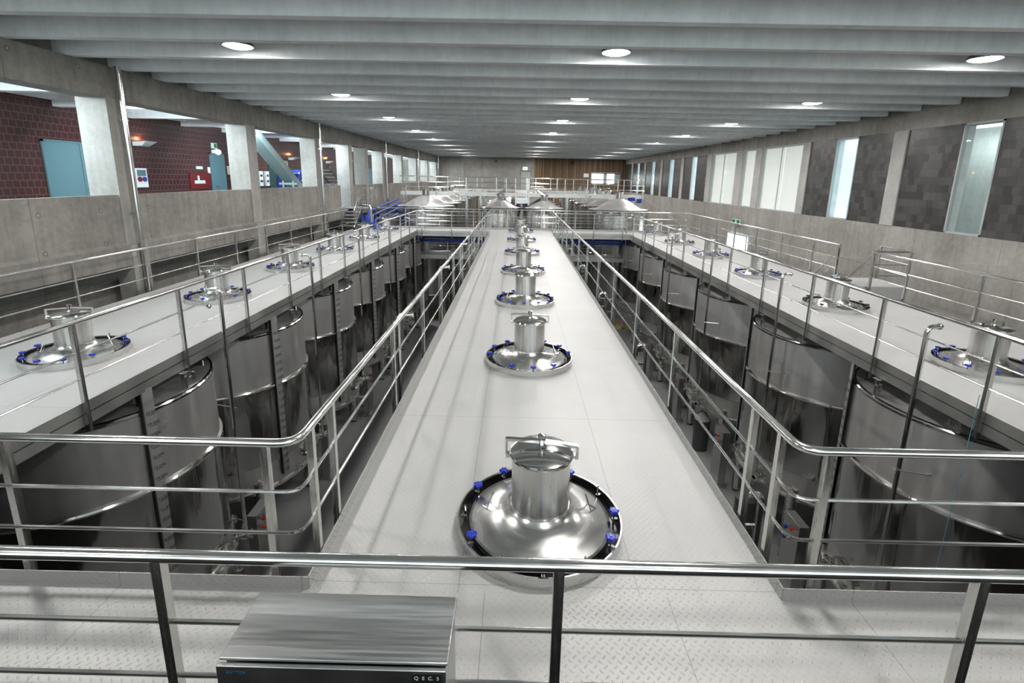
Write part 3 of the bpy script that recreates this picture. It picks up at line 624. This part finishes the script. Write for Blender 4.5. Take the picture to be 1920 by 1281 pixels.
# ------------------------------------------------------------------ hatches
def hatch_proto():
    t = thing('tank_hatch', 'x', 'tank hatch')
    part('collar', MB().lathe([(.68,0),(.68,.1),(.668,.1),(.668,.0)], 72), M['brush'], t)
    part('well', MB().lathe([(.666,.085),(.664,.004),(.56,.004),(.56,.044)], 72), M['well'], t)
    part('flange', MB().lathe([(.57,.045),(.588,.05),(.59,.065),(.585,.075),(.565,.078)], 72), M['chrome'], t)
    part('dome', MB().lathe([(.57,.076),(.52,.084),(.46,.096),(.40,.113),(.34,.138),(.29,.168),(.26,.195),(.245,.215)], 72), M['brush'], t)
    part('neck', MB().lathe([(.247,.205),(.25,.215),(.246,.224),(.238,.226),(.238,.65)], 64), M['neck'], t)
    part('lid', MB().lathe([(.238,.648),(.255,.652),(.26,.668),(.254,.684),(.235,.692),(.15,.712),(.05,.722),(0,.722)], 64), M['chrome'], t)
    cb = MB(); cb.bar((-.02,0,.772),(-.29,.035,.765),.034,.022); cb.bar((.02,0,.772),(.29,-.035,.75),.034,.022)
    cb.bar((-.285,.035,.77),(-.285,.035,.64),.03,.02,(1,0,0)); cb.bar((.285,-.035,.755),(.285,-.035,.64),.03,.02,(1,0,0))
    cb.bar((-.29,.0,.645),(-.245,.0,.645),.05,.03); cb.bar((.245,0,.645),(.29,0,.645),.05,.03)
    part('clamp_bar', cb, M['chrome'], t)
    part('clamp_screw', MB().lathe([(.045,.715),(.04,.735),(.026,.74),(.026,.79),(.034,.795),(.034,.822),(.02,.826),(0,.826)], 20), M['chrome'], t)
    hm = MB().tube([(.44,.05,.105),(.40,.0,.235),(.44,-.05,.1)], .005, 6).tube([(.5,0,.092),(.44,.05,.105)], .005, 6).tube([(.5,0,.092),(.44,-.05,.1)], .005, 6).mesh('lift_handle', M['chrome'])
    part('lift_handle', hm, None, t, rz=math.radians(12)); part('lift_handle', hm, None, t, rz=math.radians(168))
    km = MB(); n = 48; R = []
    for z, s in ((.128,.8),(.134,1),(.152,1),(.158,.8)):
        R.append(km.ring([( (.038+.006*math.cos(6*2*PI*j/n))*s*math.cos(2*PI*j/n), (.038+.006*math.cos(6*2*PI*j/n))*s*math.sin(2*PI*j/n), z) for j in range(n)]))
    for a, b in zip(R, R[1:]): km.skin(a, b)
    km.cap(R[0], True); km.cap(R[-1])
    km = km.mesh('hand_knob', M['blue'])
    sm = MB().tube([(0,0,.01),(0,0,.165)], .009, 8).box(-.035,.012,-.012,.012,.05,.075).mesh('stud', M['chrome'])
    for k in range(12):
        a = math.radians(-90+30*k); p = (.622*math.cos(a), .622*math.sin(a), 0)
        part('stud', sm, None, t, loc=p, rz=a+PI)
        o = part('hand_knob', km, None, t, loc=p, rz=a+PI); o['pos'] = k
    return t
LATE = []
hp = hatch_proto()
def knobs(root, gone=(), mat=None):
    ks = [o for o in COL.objects if o.parent is root and o.name.startswith('hand_knob')]
    for i, k in enumerate(ks):
        if mat:
            for c in [k]:
                c.material_slots[0].link = 'OBJECT'; c.material_slots[0].material = mat
    return ks
HY = [3.59+3.7514*i for i in range(7)]
first = True
black_label = {('right',1):1, ('right',4):1}
rows = [('middle', .242, HY, 0), ('left', -6.85, [7.17,10.88,14.57,18.25,21.9,25.56], 0), ('right', 7.58, [7.48,11.26,15.07,18.86,22.6,26.35], 0)]
for nm, x, ys, rz in rows:
    for i, y in enumerate(ys):
        far = ['nearest the camera', 'second from the camera','third from the camera','fourth from the camera','fifth from the camera','sixth from the camera','seventh and farthest from the camera'][i]
        if i == len(ys)-1 and nm != 'middle': far = 'farthest from the camera'
        blk = (nm,i) in black_label
        lb = 'steel tank hatch with %s knobs on the %s walkway, %s' % ('black' if blk else 'blue', nm, far)
        g = 'hatches on the %s walkway' % nm
        r = (0.0, .08, -.05, .12, .03, -.1, .06)[i]
        if first: hp.location = (x,y,0); hp['label'] = lb; hp['group'] = g; first = False; o = hp
        else: o = dup(hp, (x,y,0), r if nm == 'middle' else r+.5, lb, g)
        if blk: knobs(o, mat=M['blackp'])
        gone = {('middle',0):(1,11,4,9), ('middle',1):(2,10), ('left',0):(2,5), ('right',0):(4,), ('right',2):(6,)}.get((nm,i), ())
        for k in knobs(o):
            if k.get('pos') in gone: LATE.append(k)

for k in LATE: bpy.data.objects.remove(k)
for o in COL.objects:
    if 'pos' in o: del o['pos']
# ------------------------------------------------------------------ wine tanks
def zz(w): return w - FLOOR
RT = 1.78
def tank_proto():
    t = thing('wine_tank', 'x', 'wine tank')
    rim, jr, sm_, bt = zz(-.5), zz(-1.7), zz(-3.5), zz(-4.1)
    part('upper_shell', MB().lathe([(RT,jr),(RT,rim-.03)], 96), M['satin'], t)
    part('rim', MB().lathe([(RT,rim-.06),(RT+.012,rim-.05),(RT+.014,rim-.02),(RT-.002,rim+.002),(RT-.04,rim+.008)], 96), M['chrome'], t)
    part('roof', MB().lathe([(RT-.03,rim+.006),(1.2,rim+.13),(.66,rim+.27),(.64,rim+.3),(.64,zz(-.02))], 72), M['satin'], t)
    part('jacket', MB().lathe([(RT+.004,sm_),(RT+.035,sm_+.02),(RT+.035,jr-.03)], 96), M['mirror'], t)
    part('jacket_ring', MB().lathe([(RT+.03,jr-.05),(RT+.055,jr-.04),(RT+.06,jr-.015),(RT+.045,jr+.01),(RT,jr+.03)], 96), M['chrome'], t)
    part('lower_shell', MB().lathe([(RT+.008,sm_+.01),(RT+.008,sm_-.01),(RT,sm_-.015),(RT,bt+.03)], 96), M['satin'], t)
    part('base', MB().lathe([(RT,bt+.06),(RT+.05,bt+.04),(RT+.055,bt-.02),(RT+.02,bt-.04),(1.2,bt-.2),(.2,bt-.38),(.0,bt-.38)], 96), M['brush'], t)
    lm = MB().lathe([(.105,.05),(.12,.06),(.12,1.78),(.118,1.8)], 28).lathe([(.118,1.8),(.0,1.86)], 28).mesh('leg', M['brush'])
    fm = MB().lathe([(.0,0),(.1,0),(.105,.06)], 20).mesh('foot', M['black'])
    for k in range(4):
        a = math.radians(45+90*k); lg = part('leg', lm, None, t, loc=((RT-.02)*math.cos(a),(RT-.02)*math.sin(a),0), rz=a); part('foot', fm, None, lg)
    # level gauge
    ga = math.radians(-25.6)
    gm = MB().rbox(ga, RT+.06, .15, .015, zz(-3.9), zz(-.16)).mesh('level_gauge', [M['gauge'], M['ink']]); g = part('level_gauge', gm, None, t)
    part('side_channel', MB().rbox(ga, RT-.0, .02, .075, zz(-3.9), zz(-.16), off=-.075), M['dark'], g)
    mk = MB()
    d = Vector((math.cos(ga), math.sin(ga), 0)); n = Vector((-d.y, d.x, 0))
    zt, dz = zz(-.5), .172
    for k in range(20):
        z = zt - .06 - k*dz; p = d*(RT+.0758)
        a0 = p - n*.03; a1 = p + n*.07
        mk.quadbox([a0+Vector((0,0,z-.004)), a1+Vector((0,0,z-.004)), a1+d*.001+Vector((0,0,z-.004)), a0+d*.001+Vector((0,0,z-.004)), a0+Vector((0,0,z+.004)), a1+Vector((0,0,z+.004)), a1+d*.001+Vector((0,0,z+.004)), a0+d*.001+Vector((0,0,z+.004))])
    me = mk.mesh('scale_marks', M['ink'])
    import bmesh
    bm = bmesh.new(); bm.from_mesh(me)
    for k in range(20):
        tm = text_mesh('%d.000' % (20-k), .062)
        z = zt - .06 - k*dz + .034; o_ = d*(RT+.0765) - n*.055 + Vector((0,0,z))
        mt = Matrix(((n.x,0,d.x,o_.x),(n.y,0,d.y,o_.y),(0,1,0,o_.z),(0,0,0,1)))
        tm.transform(mt); bm.from_mesh(tm); bpy.data.meshes.remove(tm)
    for f_ in bm.faces: f_.material_index = 1; f_.smooth = False
    bm.from_mesh(gm); bm.to_mesh(gm); bm.free(); bpy.data.meshes.remove(me); gm.set_sharp_from_angle(angle=.5)
    # vent pipe with gooseneck
    vp = part('vent_pipe', MB().tube([(1.98,.78,zz(-3.85)),(1.88,.78,zz(-3.85)),(1.88,.78,zz(.94)),(1.70,.74,zz(.94))], .032, 12, .11), M['rail'], t)
    part('coupling', MB().lathe([(.034,0),(.045,.005),(.045,.03),(.034,.035)], 14, (1.70,.74,zz(.94)), (-1,-.2,0)), M['chrome'], vp)
    part('end_cap', MB().tube([(1.70,.74,zz(.92)),(1.70,.735,zz(.66))], .003, 5).lathe([(0,-.045),(.03,-.03),(.042,0),(.03,.03),(0,.04)], 14, (1.70,.735,zz(.64))), M['chrome'], vp)
    part('pipe_bracket', MB().tube([(1.5,.93,zz(-1.25)),(1.95,.82,zz(-1.25)),(1.95,.74,zz(-1.25))], .009, 6, .02).tube([(1.5,.93,zz(-3.55)),(1.9,.8,zz(-3.55))], .009, 6), M['chrome'], vp)
    # short overflow hook on the other side
    # deck support and lug
    ds = part('deck_support', MB().box(1.69,1.75,-.13,-.07,rim-.02,zz(-.2)).box(1.66,1.78,-.16,-.04,zz(-.215),zz(-.2)), M['post'], t)
    part('clamp', MB().box(1.76,1.8,.02,.06,zz(-.36),zz(-.24)).box(1.72,1.8,-.07,.04,zz(-.31),zz(-.29)), M['post'], ds)
    lg = MB().prism([(-.11,rim-.05),(.11,rim-.05),(.07,rim+.12),(-.07,rim+.12)], -.008, .008, 'YZ')
    o = part('lifting_lug', lg, M['post'], t); o.rotation_euler = (0,0,math.radians(34)); o.location = (1.36,.92,0)
    o2 = part('lifting_lug', o.data, None, t); o2.rotation_euler = (0,0,math.radians(214)); o2.location = (-1.36,-.92,0)
    o2 = part('vent_stub', MB().tube([(1.45,-.7,rim+.02),(1.45,-.7,rim+.17)], .03, 10), M['blackp'], t)
    # manway door
    c = Vector((RT,.05,zz(-3.72)))
    mw = MB(); n = 40
    for r_, h in ((1.0,-.06),(1.0,.07),(.93,.075)): pass
    R = []
    for s, h in ((1.0,-.1),(1.0,.08),(.9,.09),(.86,.06),(.5,.09),(.0,.1)):
        R.append(mw.ring([(c.x+h, c.y+.30*s*math.cos(2*PI*j/n), c.z+.22*s*math.sin(2*PI*j/n)) for j in range(n)]))
    for a, b in zip(R, R[1:]): mw.skin(a, b)
    md = part('manway_door', mw, M['brush'], t)
    part('clamp_arm', MB().bar((c.x+.13,c.y-.38,c.z),(c.x+.13,c.y+.38,c.z),.05,.035).bar((c.x,c.y-.36,c.z),(c.x+.14,c.y-.36,c.z),.05,.05).bar((c.x,c.y+.36,c.z),(c.x+.14,c.y+.36,c.z),.05,.05).tube([(c.x+.1,c.y,c.z),(c.x+.24,c.y,c.z)], .022, 10).tube([(c.x+.22,c.y-.1,c.z-.05),(c.x+.22,c.y+.1,c.z+.05)], .012, 8), M['chrome'], md)
    part('name_frame', MB().box(c.x+.02,c.x+.03,c.y-.06,c.y+.14,c.z+.36,c.z+.372).box(c.x+.02,c.x+.03,c.y-.06,c.y-.05,c.z+.3,c.z+.372), M['dark'], md)
    # outlet valve
    def valve(ang, z, s, nm):
        d = Vector((math.cos(ang), math.sin(ang), 0)); c = d*(RT-.05) + Vector((0,0,z))
        v = part(nm, MB().lathe([(.045*s,0),(.045*s,.1*s),(.075*s,.1*s),(.075*s,.13*s),(.05*s,.14*s),(.05*s,.19*s),(.08*s,.19*s),(.08*s,.225*s),(.055*s,.235*s),(.055*s,.3*s),(.075*s,.3*s),(.075*s,.33*s),(.04*s,.33*s)], 20, c, d), M['chrome'], t)
        part('valve_handle', MB().tube([c+d*.2*s, c+d*.2*s+Vector((0,0,.14*s)), c+d*.2*s+Vector((-d.y*.22*s, d.x*.22*s, .16*s))], .011*s, 8, .02).lathe([(.03*s,0),(.03*s,.06*s),(0,.07*s)], 12, c+d*.2*s+Vector((0,0,.07*s))), M['chrome'], v)
        return v
    valve(math.radians(24), zz(-3.86), 1.25, 'outlet_valve')
    valve(math.radians(14), zz(-4.35), .8, 'drain_valve')
    a = math.radians(-14); d = Vector((math.cos(a), math.sin(a), 0))
    valve(a, zz(-3.95), .6, 'sample_tap')
    a = math.radians(33); d = Vector((math.cos(a), math.sin(a), 0)); c = d*(RT-.02)+Vector((0,0,zz(-3.68)))
    th = part('thermometer', MB().lathe([(.02,0),(.02,.08),(.065,.08),(.068,.12),(.055,.122)], 20, c, d), M['chrome'], t)
    part('dial', MB().lathe([(.055,.12),(0,.121)], 20, c, d), M['inkw'], th)
    return t
tp = tank_proto(); first = True
TL = [7.15+3.68*i for i in range(6)]
TR = [7.3+3.77*i for i in range(6)]
TC = HY
trow = [('left', -6.85, TL, 0, 'left'), ('right', 7.6, TR, PI, 'right'), ('middle', .245, TC[1:], PI, 'middle')]
for nm, x, ys, rz, _ in trow:
    for i, y in enumerate(ys):
        if nm == 'middle': lb = 'wine tank under the middle walkway whose bent vent pipe rises beside the railing, %s' % ['nearest','second','third','fourth','fifth','farthest'][i]
        else: lb = 'tall steel wine tank under the %s walkway, %s from the camera' % (nm, ['nearest one','second','third','fourth','fifth','sixth and farthest'][i])
        g = 'wine tanks of the %s row' % nm
        if first: tp.location = (x,y,FLOOR); tp['label'] = lb; tp['group'] = g; first = False
        else:
            o = dup(tp, (x,y,FLOOR), rz, lb, g)
            if nm != 'left':
                for v in [c for c in COL.objects if c.parent is o and c.name.startswith('vent_pipe')]:
                    for c in [c for c in COL.objects if c.parent is v and c.name.startswith('end_cap')]: bpy.data.objects.remove(c)
# overflow hooks beside the middle walkway
hk = None
for i, y in enumerate((3.72,7.55,11.2,14.9,18.6,22.3)):
    lb = 'bent steel hose hook at the right edge of the middle walkway, %s from the camera' % ('nearest' if i == 0 else ORD[i])
    if hk is None:
        hk = thing('hose_hook', lb, 'pipe', (2.03,y,.0), 0, 'hooks along the middle walkway')
        part('pipe', MB().tube([(.12,0,-4.3),(.12,0,.24),(-.02,0,.24),(-.04,0,.05)], .028, 10, .1), M['rail'], hk)
        part('clip', MB().box(-.09,.15,.03,.06,-.12,-.09), M['post'], hk)
    else: dup(hk, (2.03,y,0), 0, lb, 'hooks along the middle walkway')

# service pedestals between tanks
def pedestal(loc, rz, lb, side):
    t = thing('service_pedestal', lb, 'pedestal', loc, rz, 'service pedestals along the aisles')
    part('housing', MB().box(-.1,.1,-.27,.27,.1,1.7), M['cabinet'], t, bevel=.006)
    part('base', MB().box(-.16,.16,-.3,.3,0,.1), M['post'], t)
    for k, (y, z, m) in enumerate(((-.12,1.55,'redk'),(-.12,1.35,'redk'),(.08,1.45,'bluepipe'),(.08,1.22,'bluepipe'))):
        kb = part('tap_knob', MB().lathe([(.012,0),(.012,.05),(.04,.05),(.045,.07),(.035,.1),(0,.105)], 14, (.1*side,y,z), (side,0,0)), M[m], t, label='orange red tap knob' if m == 'redk' else 'blue tap knob')
    return t
for i, y in enumerate((8.86,12.6,16.35,20.1)):
    pedestal((-5.25,y,FLOOR), 0, ['steel service pedestal between the two nearest left tanks','steel service pedestal between the second and third left tanks','steel service pedestal between the third and fourth left tanks','steel service pedestal between the fourth and fifth left tanks'][i], 1)
    pedestal((5.95,y+.05,FLOOR), 0, ['steel service pedestal with red and blue taps between the two nearest right tanks','steel service pedestal between the second and third right tanks','steel service pedestal between the third and fourth right tanks','steel service pedestal between the fourth and fifth right tanks'][i], -1)
t = thing('bin', 'dark grey cylindrical bin standing between the legs of the third right tank', 'bin', (6.1,14.45,FLOOR))
part('barrel', MB().lathe([(.0,0),(.23,0),(.25,1.05),(.24,1.05),(.22,.1),(0,.1)], 32), plain('dark grey plastic', (.06,.06,.062), .45), t)
part('lid', MB().lathe([(.25,1.05),(.12,1.28),(.03,1.36),(0,1.36)], 8), M['white'], t)
t = thing('bin', 'dark grey cylindrical bin beside the nearest right tank legs', 'bin', (5.7,10.5,FLOOR))
part('barrel', MB().lathe([(.0,0),(.23,0),(.25,1.05),(.24,1.05),(.22,.1),(0,.1)], 32), bpy.data.materials['dark grey plastic'], t)
part('lid', MB().lathe([(.25,1.05),(.1,1.12),(.0,1.14)], 24), bpy.data.materials['dark grey plastic'], t)

# ------------------------------------------------------------------ control cabinet in the foreground
t = thing('control_cabinet', 'brushed steel control cabinet in front of the foreground railing', 'cabinet', (-.69,1.7,.25))
ox, oy, oz = -.69, 1.7, .25
part('housing', MB().box(-1.125-ox,-.245-ox,1.575-oy,1.86-oy,0,.957-oz), M['cabinet'], t)
part('rain_hood', MB().box(-1.14-ox,-.235-ox,1.555-oy,1.87-oy,.963-oz,.977-oz), M['cabinet'], t, bevel=.004)
dr = part('door', MB().box(-1.143-ox,-.24-ox,1.535-oy,1.553-oy,.0,.96-oz), M['cabinet'], t, bevel=.003)
npl = part('name_plate', MB().box(-.372-ox,-.256-ox,1.531-oy,1.535-oy,.86-oz,.95-oz), M['blackp'], t)
text_part('engraving', 'Q  E  C.  5', .0225, M['inkw'], npl, (-.3645-ox,1.5303-oy,.931-oz), (PI/2,0,0))
text_part('maker_mark', 'SINTTOP', .019, M['inkb'], dr, (-1.105-ox,1.5343-oy,.931-oz), (PI/2,0,0))
part('mounting_bracket', MB().box(-1.0-ox,-.96-ox,1.86-oy,1.905-oy,.05,.08).box(-.42-ox,-.38-ox,1.86-oy,1.905-oy,.05,.08).box(-1.0-ox,-.96-ox,1.86-oy,1.92-oy,.145,.17).box(-.42-ox,-.38-ox,1.86-oy,1.92-oy,.145,.17), M['post'], t)
part('leg', MB().box(-1.1-ox,-1.05-ox,1.80-oy,1.855-oy,-.45,0).box(-.33-ox,-.28-ox,1.80-oy,1.855-oy,-.45,0).box(-1.1-ox,-.28-ox,1.80-oy,1.87-oy,-.45,-.26), M['post'], t)

# ------------------------------------------------------------------ far hall
def far_tank(r, rim_z, lb, loc, grp):
    t = thing('storage_tank', lb, 'storage tank', loc, 0, grp); rim = zz(rim_z); h = .6*r/1.7
    part('shell', MB().lathe([(r,zz(-4.0)),(r,rim)], 64), M['neck'] if r < 1.4 else M['farsteel'], t)
    part('band', MB().lathe([(r+.01,rim-.3),(r+.045,rim-.28),(r+.05,rim-.02),(r,rim+.02)], 64), M['chrome'], t)
    part('roof', MB().lathe([(r,rim+.01),(r*.75,rim+.06),(r*.55,rim+h*.45),(r*.3,rim+h*.85),(.24,rim+h)], 64), M['farcone'], t)
    part('manway', MB().lathe([(.22,rim+h-.02),(.22,rim+h+.3),(.26,rim+h+.31),(.26,rim+h+.35),(.1,rim+h+.4),(.02,rim+h+.4),(.02,rim+h+.5),(0,rim+h+.5)], 24), M['chrome'], t)
    part('jacket_ring', MB().lathe([(r,zz(-1.55)),(r+.05,zz(-1.52)),(r+.05,zz(-1.45)),(r,zz(-1.42))], 64), M['chrome'], t)
    part('base', MB().lathe([(r,zz(-4.0)),(r+.03,zz(-4.05)),(r*.6,zz(-4.2)),(0,zz(-4.3))], 64), M['satin'], t)
    lm = MB().lathe([(.13,.0),(.13,1.75)], 20, cap0=True, cap1=True).mesh('leg', M['brush'])
    for k in range(4):
        a = math.radians(45+90*k); part('leg', lm, None, t, loc=((r-.03)*math.cos(a),(r-.03)*math.sin(a),0))
    return t
M['farsteel'] = steel('polished storage tank', (.60,.60,.59), .22, (5,5,.4), .05, aniso=.85)
FY = [29.6+3.75*k for k in range(6)]
protos = {}
for nm, x, r, ys in (('outer left',-5.45,1.68,FY),('outer right',6.1,1.75,FY),('inner left',-.97,1.16,[29.3+2.75*k for k in range(4)]),('inner right',1.62,1.16,[29.3+2.75*k for k in range(4)])):
    for i, y in enumerate(ys):
        lb = '%s storage tank beyond the far cross walkway, in the %s column' % (['frontmost','second','third','fourth','fifth','sixth'][i], nm); g = 'storage tanks of the %s column' % nm
        if r not in protos: protos[r] = far_tank(r, 1.13, lb, (x,y,FLOOR), g)
        else: dup(protos[r], (x,y,FLOOR), 0, lb, g)
# high bridge over the storage tanks
def bridge(lb, x0, x1, y0, y1, z, legs):
    t = thing('gangway', lb, 'gangway', ((x0+x1)/2,y0,z)); ox = (x0+x1)/2
    part('deck', MB().box(x0-ox,x1-ox,0,y1-y0,-.02,0), M['tread'], t)
    part('fascia', MB().box(x0-ox,x1-ox,-.02,0,-.13,.09).box(x0-ox,x1-ox,y1-y0,y1-y0+.02,-.13,.09), M['fascia'], t)
    for x in legs:
        part('support', MB().box(x-ox-.05,x-ox+.05,.1,.2,FLOOR-z,-.02), M['post'], t)
        part('support', MB().box(x-ox-.05,x-ox+.05,y1-y0-.2,y1-y0-.1,FLOOR-z,-.02), M['post'], t)
    return t
bridge('raised steel gangway crossing above the storage tanks', -7.35, 7.95, 31.2, 32.2, 1.82, (-7.2,-3.2,-2.3,3.2,7.8))
railing('front railing of the raised gangway over the storage tanks', [(-7.35,31.17),(7.95,31.17)], [(-7.0+1.9*k,31.17) for k in range(8)]+[(7.85,31.17)], (0,31.17,1.82), z0=1.82, top=1.02, mids=(.68,.38), rad=.028)
railing('rear railing of the raised gangway over the storage tanks', [(-7.35,32.23),(7.95,32.23)], [(-6.4+1.9*k,32.23) for k in range(8)], (0,32.23,1.82), z0=1.82, top=1.02, mids=(.68,.38), rad=.028)
bridge('second raised gangway crossing farther back over the storage tanks', -7.35, 7.95, 42.6, 43.6, 1.75, (-3.2,3.2))
railing('railing of the second raised gangway at the back', [(-7.35,42.57),(7.95,42.57)], [(-6.9+1.95*k,42.57) for k in range(8)], (0,42.57,1.75), z0=1.75, top=1.05, mids=(.7,.38), rad=.028)
t = thing('gangway', 'raised gangway running back between the two inner tank columns', 'gangway', (.33,32.2,1.82))
part('deck', MB().box(-.45,.45,0,10.4,-.02,0), M['tread'], t)
part('handrail', MB().tube([(-.45,.1,1.02),(-.45,10.3,1.02)], .025, 10).tube([(.45,.1,1.02),(.45,10.3,1.02)], .025, 10), M['rail'], t)
for k in range(6): part('post', MB().box(-.47,-.43,.1+2*k,.14+2*k,-.1,1.0).box(.43,.47,.1+2*k,.14+2*k,-.1,1.0), M['post'], t)
t = thing('lamp_box', 'steel lamp box hanging under the raised gangway between the two inner tanks', 'lamp', (.33,30.6,1.25))
part('box', MB().box(-.36,.36,-.2,.2,.05,.42), M['brush'], t, bevel=.01)
part('side_plate', MB().box(-.44,-.36,-.22,.22,-.05,.56).box(.36,.44,-.22,.22,-.05,.56), M['post'], t)
part('cable_loop', MB().tube([(-.3,0,.05),(-.15,0,-.25),(.15,0,-.25),(.3,0,.05)], .04, 10, .1), M['bluepipe'], t)
for x, nm in ((-3.2,'left'),(4.0,'right')):
    b = MB(); 
    for k in range(7): b.tube([(x-.0,33.5+k*1.35,1.9),(x,33.5+k*1.35,-3.6)], .028, 8)
    for k in range(7):
        o = solo('standpipe', MB().tube([(0,0,0),(0,0,5.4),(.18*(-1 if x < 0 else 1),0,5.4)], .028, 8, .08), M['rail'], 'thin steel standpipe beside the %s outer storage tanks, %s in its line' % (nm, ORD[k]), 'pipe', (x-.42*(1 if x<0 else -1),30.6+k*1.9,-3.6), 0, 'standpipes beside the %s outer storage tanks' % nm)
for i in range(3):
    z = 1.62+.12*i
    solo('wine_line', MB().tube([(-1.2,33+i*.9,z),(-2.1,33+i*.9,z),(-2.1,33+i*.9,z-.4)], .03, 10, .1).tube([(-1.2,33+i*.9,z),(.0,33+i*.9,z)], .03, 10), M['rail'], 'steel pipe loop over the inner left storage tanks, %s from the front' % ORD[i], 'pipe', group='pipes over the inner left tanks')
    solo('wine_line', MB().tube([(2.6,33+i*.9,z),(2.95,33+i*.9,z),(2.95,33+i*.9,z-.4)], .03, 10, .1).tube([(.7,33+i*.9,z),(2.6,33+i*.9,z)], .03, 10), M['rail'], 'steel pipe loop over the inner right storage tanks, %s from the front' % ORD[i], 'pipe', group='pipes over the inner right tanks')
# lower gangway below the far cross walkway
t = bridge('lower gangway under the far cross walkway in front of the storage tanks', -8.2, 8.9, 26.3, 27.3, -1.42, (-5.0,-1.9,2.4,5.6))
railing('front railing of the lower gangway under the far cross walkway', [(-8.2,26.27),(8.9,26.27)], [(-7.9+2.1*k,26.27) for k in range(9)], (0,26.27,-1.42), z0=-1.42, top=.88, mids=(.6,.3), rad=.02)
railing('rear railing of the lower gangway under the far cross walkway', [(-8.2,27.28),(8.9,27.28)], [(-7.0+2.1*k,27.28) for k in range(8)], (0,27.28,-1.42), z0=-1.42, top=.95, mids=(.6,.3), rad=.02)
# blue pipes
bl = []
for i, (z, y) in enumerate(((-.3,26.1),(-.5,26.0),(-.42,26.9))):
    solo('blue_pipe', MB().tube([(-8.3,y,z),(9.2,y,z)], .075, 14), M['bluepipe'], 'blue pipe under the far cross walkway, %s' % ['upper of the front pair','lower of the front pair','rear one'][i], 'pipe', group='blue pipes under the cross walkway')
for i, (x, z) in enumerate(((-8.75,.62),(-8.6,.36),(-8.4,.1),(-8.95,.85))):
    solo('blue_pipe', MB().tube([(x+.9,26.6,z-.5),(x+.6,27.6,z),(x,37.0,z+.28)], .075, 14, .2), M['bluepipe'], 'blue pipe climbing along the left wall past the stair, %s' % ['second from top','third from top','lowest','topmost'][i], 'pipe', group='blue pipes along the left wall')
for k, (x, nm) in enumerate(((-8.15,'left'),(-8.35,'right'))):
    solo('blue_pipe', MB().tube([(x,26.45,-1.2),(x,26.45,.75)], .075, 14), M['bluepipe'], 'upright blue pipe beside the gallery stair, the %s of two' % nm, 'pipe', group='upright blue pipes by the stair')
for i, y in enumerate((34.0,36.6)):
    t = thing('valve_cluster', 'blue valve cluster on the right outer storage tank, %s' % ['front one','rear one'][i], 'valve', (6.9,29.9+i*3.7,1.2))
    part('pipes', MB().tube([(-.3,0,.1),(-.3,0,.5),(.5,0,.5),(.5,0,.1)], .04, 10, .08).tube([(-.5,.1,.3),(.6,.1,.3)], .04, 10), M['chrome'], t)
    part('actuator', MB().box(-.2,.2,-.1,.1,.42,.62).box(.35,.6,-.1,.1,.3,.55), M['bluemach'], t)

# ------------------------------------------------------------------ lights in the gallery
GL = bpy.data.lights.new('gallery light', 'AREA'); GL.shape = 'RECTANGLE'; GL.size = 2.4; GL.size_y = .3; GL.energy = 270; GL.color = (.80,.94,1)
for k in range(10):
    lo = bpy.data.objects.new('gallery light', GL); lo.location = (-11.2, 3.6+5.85*k, 4.6); lo.rotation_euler = (math.radians(38),0,0); COL.objects.link(lo)
WL = bpy.data.lights.new('sconce light', 'POINT'); WL.energy = 7; WL.color = (1,.5,.22); WL.shadow_soft_size = .06
for y in (12.75,18.9,31.4,37.4,44.5):
    lo = bpy.data.objects.new('sconce light', WL); lo.location = (GX+.14, y, 4.03); COL.objects.link(lo)
w = bpy.data.worlds.new('World'); SC.world = w; w.use_nodes = True
w.node_tree.nodes['Background'].inputs[0].default_value = (.84,.95,1,1); w.node_tree.nodes['Background'].inputs[1].default_value = 3.4

# ------------------------------------------------------------------ camera
f, cx, cy, pitch, yaw, roll = 913.998, 960, 531.7466, .2136, .0067, .0191
B = Matrix(((1,0,0),(0,0,-1),(0,1,0)))
Ry = Matrix(((math.cos(yaw),0,math.sin(yaw)),(0,1,0),(-math.sin(yaw),0,math.cos(yaw))))
Rx = Matrix(((1,0,0),(0,math.cos(pitch),-math.sin(pitch)),(0,math.sin(pitch),math.cos(pitch))))
Rz = Matrix(((math.cos(roll),-math.sin(roll),0),(math.sin(roll),math.cos(roll),0),(0,0,1)))
Mx = Rz @ Rx @ Ry @ B
cam = bpy.data.cameras.new('Camera'); co = bpy.data.objects.new('Camera', cam); COL.objects.link(co)
r0, r1, r2 = Mx[0], Mx[1], Mx[2]
co.matrix_world = Matrix(((r0[0],-r1[0],-r2[0],0),(r0[1],-r1[1],-r2[1],0),(r0[2],-r1[2],-r2[2],2.85),(0,0,0,1)))
cam.sensor_fit = 'HORIZONTAL'; cam.sensor_width = 36; cam.lens = 36*f/1920
cam.shift_x = 0; cam.shift_y = -(640.5-cy)/1920; cam.clip_end = 300; cam.clip_start = .05
SC.camera = co
vs = SC.view_settings; vs.view_transform = 'Standard'; vs.look = 'None'; vs.gamma = 1; vs.use_curve_mapping = False; vs.exposure = 0.2
SC.cycles.use_denoising = True; SC.cycles.max_bounces = 10; SC.cycles.diffuse_bounces = 6; SC.cycles.glossy_bounces = 5; SC.cycles.sample_clamp_indirect = 6
SC.cycles.caustics_reflective = False; SC.cycles.caustics_refractive = False
